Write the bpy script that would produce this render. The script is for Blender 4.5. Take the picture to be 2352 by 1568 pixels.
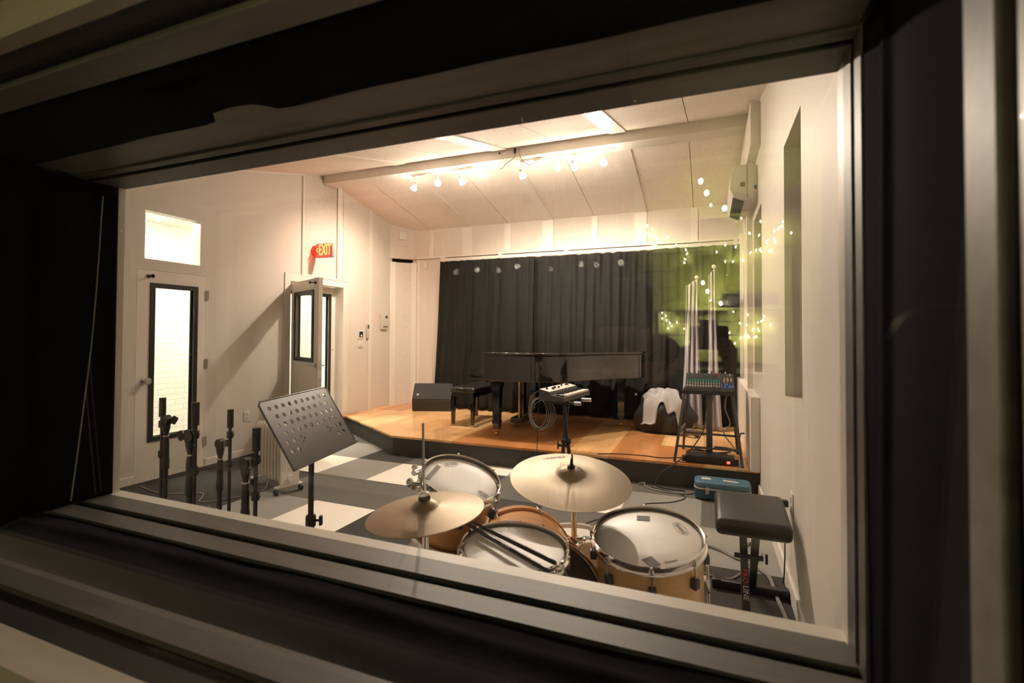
import bpy, bmesh, math, random
from mathutils import Vector, Matrix, Euler
random.seed(7)
PI = math.pi
D = bpy.data
for o in list(D.objects): D.objects.remove(o)
SC = bpy.context.scene
COL = SC.collection
V = Vector

# ------------------------------------------------------------------ camera, world, exposure
cam = D.cameras.new('view_camera'); co = D.objects.new('view_camera', cam); COL.objects.link(co)
yaw, pit, rol = math.radians(21.808), math.radians(1.132), math.radians(0.273)
fw = V((-math.sin(yaw)*math.cos(pit), math.cos(yaw)*math.cos(pit), math.sin(pit)))
rt = V((math.cos(yaw), math.sin(yaw), 0)); up = rt.cross(fw)
r2 = rt*math.cos(rol)+up*math.sin(rol); u2 = -rt*math.sin(rol)+up*math.cos(rol)
m = Matrix((r2, u2, -fw)).transposed().to_4x4(); m.translation = V((0, 0, 1.4))
co.matrix_world = m
cam.sensor_width = 36; cam.lens = 1129.69/2352*36; cam.shift_y = -39.08/2352
cam.clip_start = 0.02
cam.dof.use_dof = True; cam.dof.focus_distance = 3.2; cam.dof.aperture_fstop = 3.2
SC.camera = co
W = D.worlds.new('world'); SC.world = W; W.use_nodes = True
W.node_tree.nodes['Background'].inputs[0].default_value = (.02, .02, .025, 1)
W.node_tree.nodes['Background'].inputs[1].default_value = .15
SC.view_settings.view_transform = 'Standard'; SC.view_settings.look = 'None'
SC.view_settings.exposure = 0.52; SC.view_settings.gamma = 1
SC.view_settings.use_curve_mapping = False
cy = SC.cycles
cy.max_bounces = 10; cy.diffuse_bounces = 4; cy.glossy_bounces = 5; cy.transparent_max_bounces = 24
cy.sample_clamp_indirect = 30.0; cy.sample_clamp_direct = 60
cy.caustics_reflective = False; cy.caustics_refractive = False

BULB = 330.0      # track lamp bulbs
SPOT = 124.0      # beam of each track lamp
HALL = 230.0       # corridor ceiling lamps
CTRL = 8.0        # added ceiling lamps that brighten the control room
FAIRY = 420.0     # fairy bulbs
EXITG = 15.0
WARM = (1.0, .825, .67)

# ------------------------------------------------------------------ materials
def nn(nt, t, **k):
    n = nt.nodes.new(t)
    for a, b in k.items(): setattr(n, a, b)
    return n
def mat(name, col, rough=.5, metal=0., spec=.5, bump=0., bscale=60., var=0., vscale=8., coat=0., sheen=0., aniso=None):
    M = D.materials.new(name); M.use_nodes = True; nt = M.node_tree; b = nt.nodes['Principled BSDF']
    b.inputs['Base Color'].default_value = (*col, 1); b.inputs['Roughness'].default_value = rough
    b.inputs['Metallic'].default_value = metal; b.inputs['Specular IOR Level'].default_value = spec
    b.inputs['Coat Weight'].default_value = coat; b.inputs['Coat Roughness'].default_value = .05
    b.inputs['Sheen Weight'].default_value = sheen
    tc = nn(nt, 'ShaderNodeTexCoord')
    nz = nn(nt, 'ShaderNodeTexNoise'); nz.inputs['Scale'].default_value = vscale; nz.inputs['Detail'].default_value = 6
    nt.links.new(tc.outputs['Object'], nz.inputs['Vector'])
    if var > 0:
        mx = nn(nt, 'ShaderNodeMix', data_type='RGBA')
        mx.inputs['A'].default_value = (*[max(0, c*(1-var)) for c in col], 1)
        mx.inputs['B'].default_value = (*[min(1, c*(1+var)) for c in col], 1)
        nt.links.new(nz.outputs['Fac'], mx.inputs['Factor']); nt.links.new(mx.outputs['Result'], b.inputs['Base Color'])
    if bump > 0:
        n2 = nn(nt, 'ShaderNodeTexNoise'); n2.inputs['Scale'].default_value = bscale; n2.inputs['Detail'].default_value = 4
        nt.links.new(tc.outputs['Object'], n2.inputs['Vector'])
        bp = nn(nt, 'ShaderNodeBump'); bp.inputs['Strength'].default_value = bump; bp.inputs['Distance'].default_value = .01
        nt.links.new(n2.outputs['Fac'], bp.inputs['Height']); nt.links.new(bp.outputs['Normal'], b.inputs['Normal'])
    return M
def emit(name, col, s, base=(.8, .8, .8)):
    M = D.materials.new(name); M.use_nodes = True; b = M.node_tree.nodes['Principled BSDF']
    b.inputs['Base Color'].default_value = (*base, 1); b.inputs['Emission Color'].default_value = (*col, 1)
    b.inputs['Emission Strength'].default_value = s
    return M
def speckle(name, c1, c2, scale, rough=.9, bump=.3, big=0):
    M = D.materials.new(name); M.use_nodes = True; nt = M.node_tree; b = nt.nodes['Principled BSDF']
    b.inputs['Roughness'].default_value = rough; b.inputs['Specular IOR Level'].default_value = .2
    tc = nn(nt, 'ShaderNodeTexCoord'); nz = nn(nt, 'ShaderNodeTexNoise'); nz.inputs['Scale'].default_value = scale
    nz.inputs['Detail'].default_value = 5; nz.inputs['Roughness'].default_value = .7
    nt.links.new(tc.outputs['Object'], nz.inputs['Vector'])
    rp = nn(nt, 'ShaderNodeValToRGB'); rp.color_ramp.elements[0].position = .36; rp.color_ramp.elements[1].position = .62
    rp.color_ramp.elements[0].color = (*c1, 1); rp.color_ramp.elements[1].color = (*c2, 1)
    nt.links.new(nz.outputs['Fac'], rp.inputs['Fac']); nt.links.new(rp.outputs['Color'], b.inputs['Base Color'])
    bp = nn(nt, 'ShaderNodeBump'); bp.inputs['Strength'].default_value = bump; bp.inputs['Distance'].default_value = .006
    nt.links.new(nz.outputs['Fac'], bp.inputs['Height']); nt.links.new(bp.outputs['Normal'], b.inputs['Normal'])
    return M
def planks(name):
    M = D.materials.new(name); M.use_nodes = True; nt = M.node_tree; b = nt.nodes['Principled BSDF']
    b.inputs['Roughness'].default_value = .28; b.inputs['Coat Weight'].default_value = .25; b.inputs['Coat Roughness'].default_value = .15
    tc = nn(nt, 'ShaderNodeTexCoord'); mp = nn(nt, 'ShaderNodeMapping'); mp.inputs['Rotation'].default_value = (0, 0, PI/2)
    nt.links.new(tc.outputs['Object'], mp.inputs['Vector'])
    def brick(w, h, c1, c2, off):
        k = nn(nt, 'ShaderNodeTexBrick'); k.offset = off
        k.inputs['Scale'].default_value = 1; k.inputs['Brick Width'].default_value = w; k.inputs['Row Height'].default_value = h
        k.inputs['Mortar Size'].default_value = .0012; k.inputs['Color1'].default_value = (*c1, 1); k.inputs['Color2'].default_value = (*c2, 1)
        k.inputs['Mortar'].default_value = (*[c*.55 for c in c1], 1)
        nt.links.new(mp.outputs['Vector'], k.inputs['Vector']); return k
    a = brick(.86, .43, (.60, .235, .07), (.98, .64, .31), .42)
    c = brick(.78, .135, (.82, .80, .78), (1.1, 1.08, 1.05), .37)
    mx = nn(nt, 'ShaderNodeMix', data_type='RGBA', blend_type='MULTIPLY'); mx.inputs['Factor'].default_value = 1
    nt.links.new(a.outputs['Color'], mx.inputs['A']); nt.links.new(c.outputs['Color'], mx.inputs['B'])
    mp2 = nn(nt, 'ShaderNodeMapping'); mp2.inputs['Scale'].default_value = (30, 2, 1); nt.links.new(tc.outputs['Object'], mp2.inputs['Vector'])
    nz = nn(nt, 'ShaderNodeTexNoise'); nz.inputs['Scale'].default_value = 2; nz.inputs['Detail'].default_value = 5
    nt.links.new(mp2.outputs['Vector'], nz.inputs['Vector'])
    rp = nn(nt, 'ShaderNodeValToRGB'); rp.color_ramp.elements[0].color = (.82, .82, .82, 1); rp.color_ramp.elements[1].color = (1.1, 1.1, 1.1, 1)
    nt.links.new(nz.outputs['Fac'], rp.inputs['Fac'])
    m2 = nn(nt, 'ShaderNodeMix', data_type='RGBA', blend_type='MULTIPLY'); m2.inputs['Factor'].default_value = 1
    nt.links.new(mx.outputs['Result'], m2.inputs['A']); nt.links.new(rp.outputs['Color'], m2.inputs['B'])
    nt.links.new(m2.outputs['Result'], b.inputs['Base Color'])
    return M
def brickwall(name, col, mortar, bw=.21, rh=.07, axis='YZ'):
    M = D.materials.new(name); M.use_nodes = True; nt = M.node_tree; b = nt.nodes['Principled BSDF']; b.inputs['Roughness'].default_value = .6
    tc = nn(nt, 'ShaderNodeTexCoord'); sp = nn(nt, 'ShaderNodeSeparateXYZ'); cb = nn(nt, 'ShaderNodeCombineXYZ')
    nt.links.new(tc.outputs['Object'], sp.inputs[0])
    nt.links.new(sp.outputs[axis[0]], cb.inputs['X']); nt.links.new(sp.outputs[axis[1]], cb.inputs['Y'])
    k = nn(nt, 'ShaderNodeTexBrick'); k.inputs['Scale'].default_value = 1; k.inputs['Brick Width'].default_value = bw
    k.inputs['Row Height'].default_value = rh; k.inputs['Mortar Size'].default_value = .006
    k.inputs['Color1'].default_value = (*col, 1); k.inputs['Color2'].default_value = (*[c*.95 for c in col], 1); k.inputs['Mortar'].default_value = (*mortar, 1)
    nt.links.new(cb.outputs[0], k.inputs['Vector']); nt.links.new(k.outputs['Color'], b.inputs['Base Color'])
    bp = nn(nt, 'ShaderNodeBump'); bp.inputs['Strength'].default_value = .4; bp.inputs['Distance'].default_value = .01
    nt.links.new(k.outputs['Fac'], bp.inputs['Height']); bp.invert = True; nt.links.new(bp.outputs['Normal'], b.inputs['Normal'])
    return M
def glass(name, tint=(.985, .99, .985), k=1.0, dust=0.):
    M = D.materials.new(name); M.use_nodes = True; nt = M.node_tree; nt.nodes.remove(nt.nodes['Principled BSDF'])
    out = nt.nodes['Material Output']
    tr = nn(nt, 'ShaderNodeBsdfTransparent'); tr.inputs[0].default_value = (*tint, 1)
    gl = nn(nt, 'ShaderNodeBsdfGlossy'); gl.inputs['Roughness'].default_value = 0.0
    fr = nn(nt, 'ShaderNodeFresnel'); fr.inputs['IOR'].default_value = 1.5
    mu = nn(nt, 'ShaderNodeMath', operation='MULTIPLY'); mu.inputs[1].default_value = k
    mx = nn(nt, 'ShaderNodeMixShader')
    # both faces reflect the same amount (no total reflection from inside the thin sheet)
    ge = nn(nt, 'ShaderNodeNewGeometry'); lw = nn(nt, 'ShaderNodeLayerWeight'); lw.inputs['Blend'].default_value = .5
    pw = nn(nt, 'ShaderNodeMath', operation='POWER'); pw.inputs[1].default_value = 5.0
    ma = nn(nt, 'ShaderNodeMath', operation='MULTIPLY_ADD'); ma.inputs[1].default_value = .96*k; ma.inputs[2].default_value = .04*k
    nt.links.new(lw.outputs['Facing'], pw.inputs[0]); nt.links.new(pw.outputs[0], ma.inputs[0])
    nt.links.new(ma.outputs[0], mx.inputs['Fac']); nt.links.new(tr.outputs[0], mx.inputs[1]); nt.links.new(gl.outputs[0], mx.inputs[2])
    nt.links.new(mx.outputs[0], out.inputs['Surface'])
    return M
def cymbalmat(name, col):
    M = D.materials.new(name); M.use_nodes = True; nt = M.node_tree; b = nt.nodes['Principled BSDF']
    b.inputs['Metallic'].default_value = 1; b.inputs['Roughness'].default_value = .42; b.inputs['Base Color'].default_value = (*col, 1)
    tc = nn(nt, 'ShaderNodeTexCoord'); w = nn(nt, 'ShaderNodeTexWave', wave_type='RINGS', rings_direction='Z'); w.inputs['Scale'].default_value = 70
    w.inputs['Distortion'].default_value = 1.5; w.inputs['Detail Scale'].default_value = .4
    nt.links.new(tc.outputs['Object'], w.inputs['Vector'])
    bp = nn(nt, 'ShaderNodeBump'); bp.inputs['Strength'].default_value = .22; bp.inputs['Distance'].default_value = .001
    nt.links.new(w.outputs['Fac'], bp.inputs['Height']); nt.links.new(bp.outputs['Normal'], b.inputs['Normal'])
    nz = nn(nt, 'ShaderNodeTexNoise'); nz.inputs['Scale'].default_value = 5; nz.inputs['Detail'].default_value = 6
    nt.links.new(tc.outputs['Object'], nz.inputs['Vector'])
    mx = nn(nt, 'ShaderNodeMix', data_type='RGBA'); mx.inputs['A'].default_value = (*[c*.75 for c in col], 1); mx.inputs['B'].default_value = (*[min(1, c*1.12) for c in col], 1)
    nt.links.new(nz.outputs['Fac'], mx.inputs['Factor']); nt.links.new(mx.outputs['Result'], b.inputs['Base Color'])
    return M
def woodmat(name, c1, c2, rough=.35, sc=(2, 2, 26), coat=.2):
    M = D.materials.new(name); M.use_nodes = True; nt = M.node_tree; b = nt.nodes['Principled BSDF']
    b.inputs['Roughness'].default_value = rough; b.inputs['Coat Weight'].default_value = coat
    tc = nn(nt, 'ShaderNodeTexCoord'); mp = nn(nt, 'ShaderNodeMapping'); mp.inputs['Scale'].default_value = sc
    nt.links.new(tc.outputs['Object'], mp.inputs['Vector']); nz = nn(nt, 'ShaderNodeTexNoise'); nz.inputs['Scale'].default_value = 2; nz.inputs['Detail'].default_value = 7
    nt.links.new(mp.outputs['Vector'], nz.inputs['Vector']); rp = nn(nt, 'ShaderNodeValToRGB'); rp.color_ramp.elements[0].position = .3; rp.color_ramp.elements[1].position = .7
    rp.color_ramp.elements[0].color = (*c1, 1); rp.color_ramp.elements[1].color = (*c2, 1)
    nt.links.new(nz.outputs['Fac'], rp.inputs['Fac']); nt.links.new(rp.outputs['Color'], b.inputs['Base Color'])
    return M

WALL = mat('smooth_white_paint', (.67, .63, .57), .55, bump=.03, bscale=90)
TRIMW = mat('white_trim_paint', (.77, .725, .655), .45)
PANEL = speckle('speckled_wall_panel', (.60, .54, .47), (.77, .715, .64), 75)
CEIL = speckle('fibre_ceiling_panel', (.72, .65, .585), (.92, .855, .785), 70)
HALLW = brickwall('white_brick', (.85, .82, .74), (.68, .65, .58))
HALLP = mat('corridor_paint', (.84, .81, .74), .6)
STAGE_T = planks('laminate_planks'); STAGE_F = mat('charcoal_fascia', (.052, .049, .044), .55, bump=.2, bscale=200, var=.15)
TILES = [speckle('carpet_white', (.80, .77, .70), (.93, .90, .84), 260), speckle('carpet_light', (.24, .23, .215), (.36, .345, .325), 260),
         speckle('carpet_mid', (.10, .096, .089), (.17, .163, .15), 260), speckle('carpet_dark', (.038, .037, .036), (.075, .072, .069), 260)]
BLKCLOTH = mat('black_velour', (.0042, .0039, .0060), .95, spec=.06, bump=.25, bscale=400, var=.3, vscale=4, sheen=.02)
CURT = mat('black_stage_cloth', (.018, .0182, .0165), .9, spec=.1, var=.25, vscale=3, sheen=.02)
LILAC = mat('lilac_cloth', (.36, .335, .37), .9, sheen=.2, var=.12)
FRAMEG = woodmat('taupe_painted_wood', (.078, .074, .069), (.115, .109, .101), .5, (2, 14, 14), 0)
CASING = woodmat('tan_casing', (.42, .37, .30), (.50, .45, .37), .45, (3, 14, 14), .1)
FRAMEL = woodmat('taupe_wood_lit', (.19, .172, .15), (.26, .24, .21), .5, (2, 14, 14), 0)  # lighter copy of the taupe paint, brightness put into the colour
GROOVE = mat('black_gasket', (.008, .008, .009), .6)
GLASS = glass('window_glass', k=1.9); GLASS2 = glass('window_glass_near', k=.75); DGLASS = glass('door_glass', k=1.0)
BLACK = mat('black_plastic', (.014, .014, .015), .42)
BLKSAT = mat('black_powder_coat', (.020, .019, .020), .38, spec=.5)
PIANO = mat('black_lacquer', (.004, .004, .004), .07, spec=.6, coat=1.0)
LEATHER = mat('black_leatherette', (.012, .011, .011), .33, bump=.15, bscale=220, coat=.1)
VINYL = mat('grey_black_vinyl', (.030, .028, .027), .38, bump=.1, bscale=300)
CHROME = mat('chrome', (.82, .81, .79), .12, metal=1); STEEL = mat('brushed_steel', (.55, .54, .52), .28, metal=1)
DESKM = mat('dark_grey_enamel', (.085, .078, .074), .34, metal=.35)
BRASS = mat('brass', (.72, .45, .16), .25, metal=1)
MAPLE = woodmat('honey_maple', (.70, .42, .17), (.82, .53, .25), .28, (3, 3, 22), .4)
MAPLEO = woodmat('orange_maple', (.66, .30, .095), (.76, .38, .14), .28, (3, 3, 22), .4)
HOOPW = woodmat('brown_hoop_wood', (.22, .085, .035), (.33, .14, .06), .3, (9, 9, 9), .4)
HEADW = mat('coated_head', (.88, .86, .83), .42, var=.08, vscale=14); HEADC = mat('worn_coated_head', (.82, .79, .75), .35, var=.08, vscale=9)
CYM = cymbalmat('cast_bronze', (.285, .235, .17)); CYM2 = cymbalmat('hammered_bronze', (.265, .205, .14))
TAPE = mat('grey_tape', (.13, .125, .12), .6); INK = mat('black_ink', (.03, .03, .03), .6); INKW = mat('white_ink', (.7, .7, .7), .5); INKR = mat('red_ink', (.75, .06, .035), .5)
BLUECASE = mat('blue_vinyl', (.085, .19, .26), .33, bump=.08, bscale=250, var=.1); CREAM = mat('cream_plastic', (.62, .58, .50), .4)
WHITEP = mat('white_plastic', (.74, .71, .66), .35); IVORY = mat('radiator_enamel', (.60, .56, .49), .35)
GREYM = mat('grey_metal', (.10, .10, .105), .4, metal=.5); BLUEP = mat('blue_panel', (.02, .13, .42), .4)
GREEN = mat('olive_green_paint', (.30, .335, .075), .7, var=.08, vscale=3); OLIVE = mat('olive_wall_paint', (.28, .25, .09), .7)
CORD = mat('dark_cord', (.03, .028, .028), .5); CORDG = mat('grey_cord', (.24, .23, .22), .5); CORDW = mat('tan_cord', (.30, .25, .19), .5)
BULBM = emit('lamp_bulb', (1.0, .83, .66), BULB); BULBG = emit('lamp_glow', (1.0, .83, .66), 22.0); BULBR = emit('lamp_rim_glow', (1.0, .83, .66), 125.0); FAIRYM = emit('fairy_bulb', (1.0, .86, .50), FAIRY)
HALLM = emit('corridor_lamp', (1.0, .93, .80), HALL); CTRLM = emit('added_control_lamp', (1.0, .84, .58), CTRL)
EXITR = emit('exit_red', (1.0, .006, .004), EXITG, (.5, .02, .02)); EXITY = emit('exit_letters', (1.0, .55, .04), 1.6)
SKIN = mat('skin', (.45, .26, .18), .5); NAVY = mat('dark_clothing', (.014, .013, .016), .9); HAIR = mat('dark_hair', (.012, .010, .009), .6)
BAGM = mat('black_bag_nylon', (.016, .014, .014), .6, var=.3, vscale=10); GREYCL = mat('grey_blanket', (.37, .355, .35), .9, sheen=.2)
REDL = emit('red_lamp', (1, .03, .02), 3.0); ORNGL = emit('amber_lamp', (1, .35, .06), 3.0)
SCREEN = mat('dark_blue_screen', (.01, .018, .06), .2)

# ------------------------------------------------------------------ mesh builder
def rot(rx=0, ry=0, rz=0): return Euler((rx, ry, rz)).to_matrix()
def frame(d):
    d = V(d).normalized(); a = V((0, 0, 1)) if abs(d.z) < .95 else V((1, 0, 0))
    x = a.cross(d).normalized(); y = d.cross(x); return x, y, d
class MB:
    def __init__(s): s.bm = bmesh.new()
    def _add(s, vs, fs):
        b = [s.bm.verts.new(v) for v in vs]
        for f in fs:
            try: s.bm.faces.new([b[i] for i in f])
            except ValueError: pass
        return b
    def box(s, c, sz, R=None, bev=0, seg=2):
        c = V(c); hx, hy, hz = [q/2 for q in sz]; R = R or Matrix.Identity(3)
        if bev:
            t = bmesh.new(); bmesh.ops.create_cube(t, size=1)
            for v in t.verts: v.co = V((v.co.x*sz[0], v.co.y*sz[1], v.co.z*sz[2]))
            bmesh.ops.bevel(t, geom=list(t.edges), offset=min(bev, min(sz)*.49), segments=seg, affect='EDGES', profile=.5)
            t.verts.ensure_lookup_table(); t.verts.index_update()
            s._add([c+R@v.co for v in t.verts], [[v.index for v in f.verts] for f in t.faces]); t.free(); return s
        p = [c+R@V((x*hx, y*hy, z*hz)) for z in (-1, 1) for y in (-1, 1) for x in (-1, 1)]
        s._add(p, [(0, 2, 3, 1), (4, 5, 7, 6), (0, 1, 5, 4), (2, 6, 7, 3), (0, 4, 6, 2), (1, 3, 7, 5)]); return s
    def b2(s, x0, x1, y0, y1, z0, z1, bev=0): return s.box(((x0+x1)/2, (y0+y1)/2, (z0+z1)/2), (abs(x1-x0), abs(y1-y0), abs(z1-z0)), None, bev)
    def cyl(s, p0, p1, r0, r1=None, seg=16, cap=True, ph=0.):
        r1 = r0 if r1 is None else r1; p0, p1 = V(p0), V(p1); x, y, d = frame(p1-p0)
        A = [p0+(x*math.cos(2*PI*i/seg+ph)+y*math.sin(2*PI*i/seg+ph))*r0 for i in range(seg)]
        B = [p1+(x*math.cos(2*PI*i/seg+ph)+y*math.sin(2*PI*i/seg+ph))*r1 for i in range(seg)]
        f = [(i, (i+1) % seg, seg+(i+1) % seg, seg+i) for i in range(seg)]
        if cap: f += [tuple(range(seg-1, -1, -1)), tuple(range(seg, 2*seg))]
        s._add(A+B, f); return s
    def bar(s, p0, p1, w, h, bev=0):
        p0, p1 = V(p0), V(p1); x, y, d = frame(p1-p0); R = Matrix((x, y, d)).transposed()
        return s.box((p0+p1)/2, (w, h, (p1-p0).length), R, bev)
    def tube(s, pts, r, seg=8, closed=False, smooth=4):
        P = [V(p) for p in pts]
        if smooth and len(P) > 2:
            Q = []; n = len(P)
            for i in range(n if closed else n-1):
                a, b, c, d = (P[(i-1) % n], P[i], P[(i+1) % n], P[(i+2) % n]) if closed else (P[max(i-1, 0)], P[i], P[i+1], P[min(i+2, n-1)])
                for k in range(smooth):
                    t = k/smooth
                    Q.append(.5*((2*b)+(c-a)*t+(2*a-5*b+4*c-d)*t*t+(3*b-a-3*c+d)*t**3))
            if not closed: Q.append(P[-1])
            P = Q
        n = len(P); rings = []; px = None
        for i in range(n):
            d = (P[(i+1) % n]-P[i-1]) if closed else (P[min(i+1, n-1)]-P[max(i-1, 0)])
            if d.length < 1e-9: d = V((0, 0, 1))
            d.normalize()
            if px is None: px, _, _ = frame(d)
            px = (px-d*px.dot(d)).normalized(); y = d.cross(px)
            rr = r(i/(n-1)) if callable(r) else r
            rings.append([P[i]+(px*math.cos(2*PI*k/seg)+y*math.sin(2*PI*k/seg))*rr for k in range(seg)])
        f = []
        for i in range(n if closed else n-1):
            j = (i+1) % n
            f += [(i*seg+k, i*seg+(k+1) % seg, j*seg+(k+1) % seg, j*seg+k) for k in range(seg)]
        if not closed: f += [tuple(range(seg-1, -1, -1)), tuple(range((n-1)*seg, n*seg))]
        s._add([q for g in rings for q in g], f); return s
    def lathe(s, prof, o=(0, 0, 0), R=None, seg=32):
        R = R or Matrix.Identity(3); o = V(o); vs = []; f = []; n = len(prof)
        for r, z in prof:
            for k in range(seg): vs.append(o+R@V((max(r, 1e-5)*math.cos(2*PI*k/seg), max(r, 1e-5)*math.sin(2*PI*k/seg), z)))
        for i in range(n-1): f += [(i*seg+k, i*seg+(k+1) % seg, (i+1)*seg+(k+1) % seg, (i+1)*seg+k) for k in range(seg)]
        if prof[0][0] > 1e-4 and prof[0] != prof[-1]: f.append(tuple(range(seg-1, -1, -1)))
        if prof[-1][0] > 1e-4 and prof[0] != prof[-1]: f.append(tuple(range((n-1)*seg, n*seg)))
        s._add(vs, f); return s
    def ring(s, R0, r, o=(0, 0, 0), R=None, seg=48, cs=10):
        return s.lathe([(R0+r*math.cos(2*PI*k/cs), r*math.sin(2*PI*k/cs)) for k in range(cs+1)], o, R, seg)
    def ball(s, c, r, sc=(1, 1, 1), seg=14, R=None):
        n = seg//2; R = R or Matrix.Identity(3); c = V(c)
        vs = []; f = []
        for i in range(n+1):
            t = PI*i/n
            for k in range(seg): vs.append(c+R@V((r*sc[0]*max(math.sin(t), 1e-4)*math.cos(2*PI*k/seg), r*sc[1]*max(math.sin(t), 1e-4)*math.sin(2*PI*k/seg), r*sc[2]*math.cos(t))))
        for i in range(n): f += [(i*seg+k, (i+1)*seg+k, (i+1)*seg+(k+1) % seg, i*seg+(k+1) % seg) for k in range(seg)]
        s._add(vs, f); return s
    def prism(s, poly, z0, z1, R=None, o=(0, 0, 0)):
        R = R or Matrix.Identity(3); o = V(o); n = len(poly)
        vs = [o+R@V((x, y, z0)) for x, y in poly]+[o+R@V((x, y, z1)) for x, y in poly]
        s._add(vs, [tuple(range(n-1, -1, -1)), tuple(range(n, 2*n))]+[(i, (i+1) % n, n+(i+1) % n, n+i) for i in range(n)]); return s
    def grid(s, nu, nv, fn, thick=0):
        vs = [V(fn(i/nu, j/nv)) for j in range(nv+1) for i in range(nu+1)]
        f = [(j*(nu+1)+i, j*(nu+1)+i+1, (j+1)*(nu+1)+i+1, (j+1)*(nu+1)+i) for j in range(nv) for i in range(nu)]
        s._add(vs, f); return s
    def text(s, body, size, o, R, ext=.0006, align='CENTER', sx=1.0, off=0.):
        c = D.curves.new('t', 'FONT'); c.body = body; c.size = size; c.extrude = ext; c.align_x = align; c.align_y = 'CENTER'; c.resolution_u = 2; c.offset = off
        ob = D.objects.new('t', c); COL.objects.link(ob)
        me = D.meshes.new_from_object(ob.evaluated_get(bpy.context.evaluated_depsgraph_get()))
        s._add([V(o)+R@V((v.co.x*sx, v.co.y, v.co.z)) for v in me.vertices], [tuple(p.vertices) for p in me.polygons])
        D.objects.remove(ob); D.curves.remove(c); D.meshes.remove(me); return s

def link(name, mb, material, parent=None, world=False, smooth=True, label=None, kind=None, angle=38):
    bm = mb.bm
    if world and parent is not None:
        mi = MW[parent.name].inverted()
        for v in bm.verts: v.co = mi @ v.co
    bmesh.ops.recalc_face_normals(bm, faces=bm.faces[:]) if not getattr(mb, 'keep', False) else None
    me = D.meshes.new(name); bm.to_mesh(me); bm.free()
    for mm in (material if isinstance(material, (list, tuple)) else [material]): me.materials.append(mm)
    if smooth:
        me.shade_smooth(); me.set_sharp_from_angle(angle=math.radians(angle))
    o = D.objects.new(name, me); COL.objects.link(o)
    if parent is not None:
        o.parent = parent; MW[o.name] = MW[parent.name]
    else: MW[o.name] = Matrix.Identity(4)
    if label: o['label'] = label
    if kind: o['kind'] = kind
    return o
MW = {}
def thing(name, label, cat, loc=(0, 0, 0), R=None, group=None, kind=None):
    o = D.objects.new(name, None); COL.objects.link(o); o.empty_display_size = .05
    M = (R or Matrix.Identity(3)).to_4x4(); M.translation = V(loc); o.matrix_world = M
    o.rotation_mode = 'XYZ'; MW[o.name] = M
    o['label'] = label; o['category'] = cat
    if group: o['group'] = group
    if kind: o['kind'] = kind
    return o
def solo(name, mb, material, label, cat, group=None, kind=None, smooth=True):
    # one-mesh thing: origin at the base centre of its mesh
    vs = [v.co for v in mb.bm.verts]
    c = V((sum(v.x for v in vs)/len(vs), sum(v.y for v in vs)/len(vs), min(v.z for v in vs)))
    for v in mb.bm.verts: v.co = v.co-c
    o = link(name, mb, material, smooth=smooth); o.location = c; o['label'] = label; o['category'] = cat
    if group: o['group'] = group
    if kind: o['kind'] = kind
    return o
def struct(name, mb, material, parent=None, smooth=False, label=None):
    o = link(name, mb, material, parent, world=parent is not None, smooth=smooth)
    if parent is None: o['kind'] = 'structure'
    if label: o['label'] = label
    return o
def sgroup(name, loc):
    o = D.objects.new(name, None); COL.objects.link(o); o.location = loc; o['kind'] = 'structure'; o.empty_display_size = .05
    M = Matrix.Identity(4); M.translation = V(loc); MW[o.name] = M; return o

# ------------------------------------------------------------------ room shell
XL, XR, YW, YB = -4.93, 0.41, 1.0725, 7.16
def roofz(y): return 3.575-.25*(5.3-y) if y <= 5.3 else (3.489-.216*(y-5.61) if y > 5.5 else 3.575)
WX0, WX1, WZ0, WZ1 = -1.873, .2255, .8555, 1.895
# carpet-tiled floor: one mesh, one material slot per tile tone
rows = {-1: '23212312', 0: '321223123', 1: '331032323', 2: '332223221', 3: '301032012', 4: '313201223', 5: '222222222', -2: '222222222', 6: '222222222'}
fl = MB(); mi = []
for r in range(-2, 7):
    for c in range(0, 9):
        x0, x1 = -4.86+.6*c, -4.86+.6*(c+1); y0, y1 = 1.986+.633*r, 1.986+.633*(r+1)
        if c == 0: x0 = -5.0
        x1 = min(x1, .46)
        if x0 >= x1: continue
        fl._add([(x0, y0, 0), (x1, y0, 0), (x1, y1, 0), (x0, y1, 0)], [(0, 1, 2, 3)]); mi.append(int((rows[r]+'222222222')[c]))
for f, k in zip(fl.bm.faces, mi): f.material_index = k
fo = struct('floor', fl, TILES)
# stage platform
st = [(XL, 5.66), (-4.79, 5.66), (-3.42, 4.80), (XR, 4.80), (XR, YB), (-4.62, YB), (XL, 6.83)]
sg = sgroup('stage_platform', (-2.2, 6.0, 0))
sp = MB(); sp.prism(st, .198, .22); struct('stage_deck', sp, STAGE_T, sg)
sf = MB(); st2 = [(XL, 5.68), (-4.785, 5.68), (-3.415, 4.815), (XR, 4.815), (XR, YB), (-4.62, YB), (XL, 6.83)]
sf.prism(st2, 0, .198); struct('stage_fascia', sf, STAGE_F, sg)
# ceiling (two slopes, a shell above), seams and battens
def slope(mb, x0, x1, y0, y1, z0, z1, dz0, dz1):
    p = [(x0, y0, z0+dz0), (x1, y0, z0+dz0), (x1, y1, z1+dz0), (x0, y1, z1+dz0), (x0, y0, z0+dz1), (x1, y0, z0+dz1), (x1, y1, z1+dz1), (x0, y1, z1+dz1)]
    mb._add(p, [(0, 1, 2, 3), (4, 7, 6, 5), (0, 4, 5, 1), (1, 5, 6, 2), (2, 6, 7, 3), (3, 7, 4, 0)])
ce = MB(); xs = [XL-.1, -4.35, -3.74, -2.94, -2.28, -1.57, -.895, -.19, XR+.2]
for a, b in zip(xs, xs[1:]):
    g = .004
    slope(ce, a+g, b-g, YW-.12, 5.4, roofz(YW-.12), 3.6, 0, .08); slope(ce, a+g, b-g, 5.45, YB+.1, 3.5235, roofz(YB+.1), 0, .08)
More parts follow.
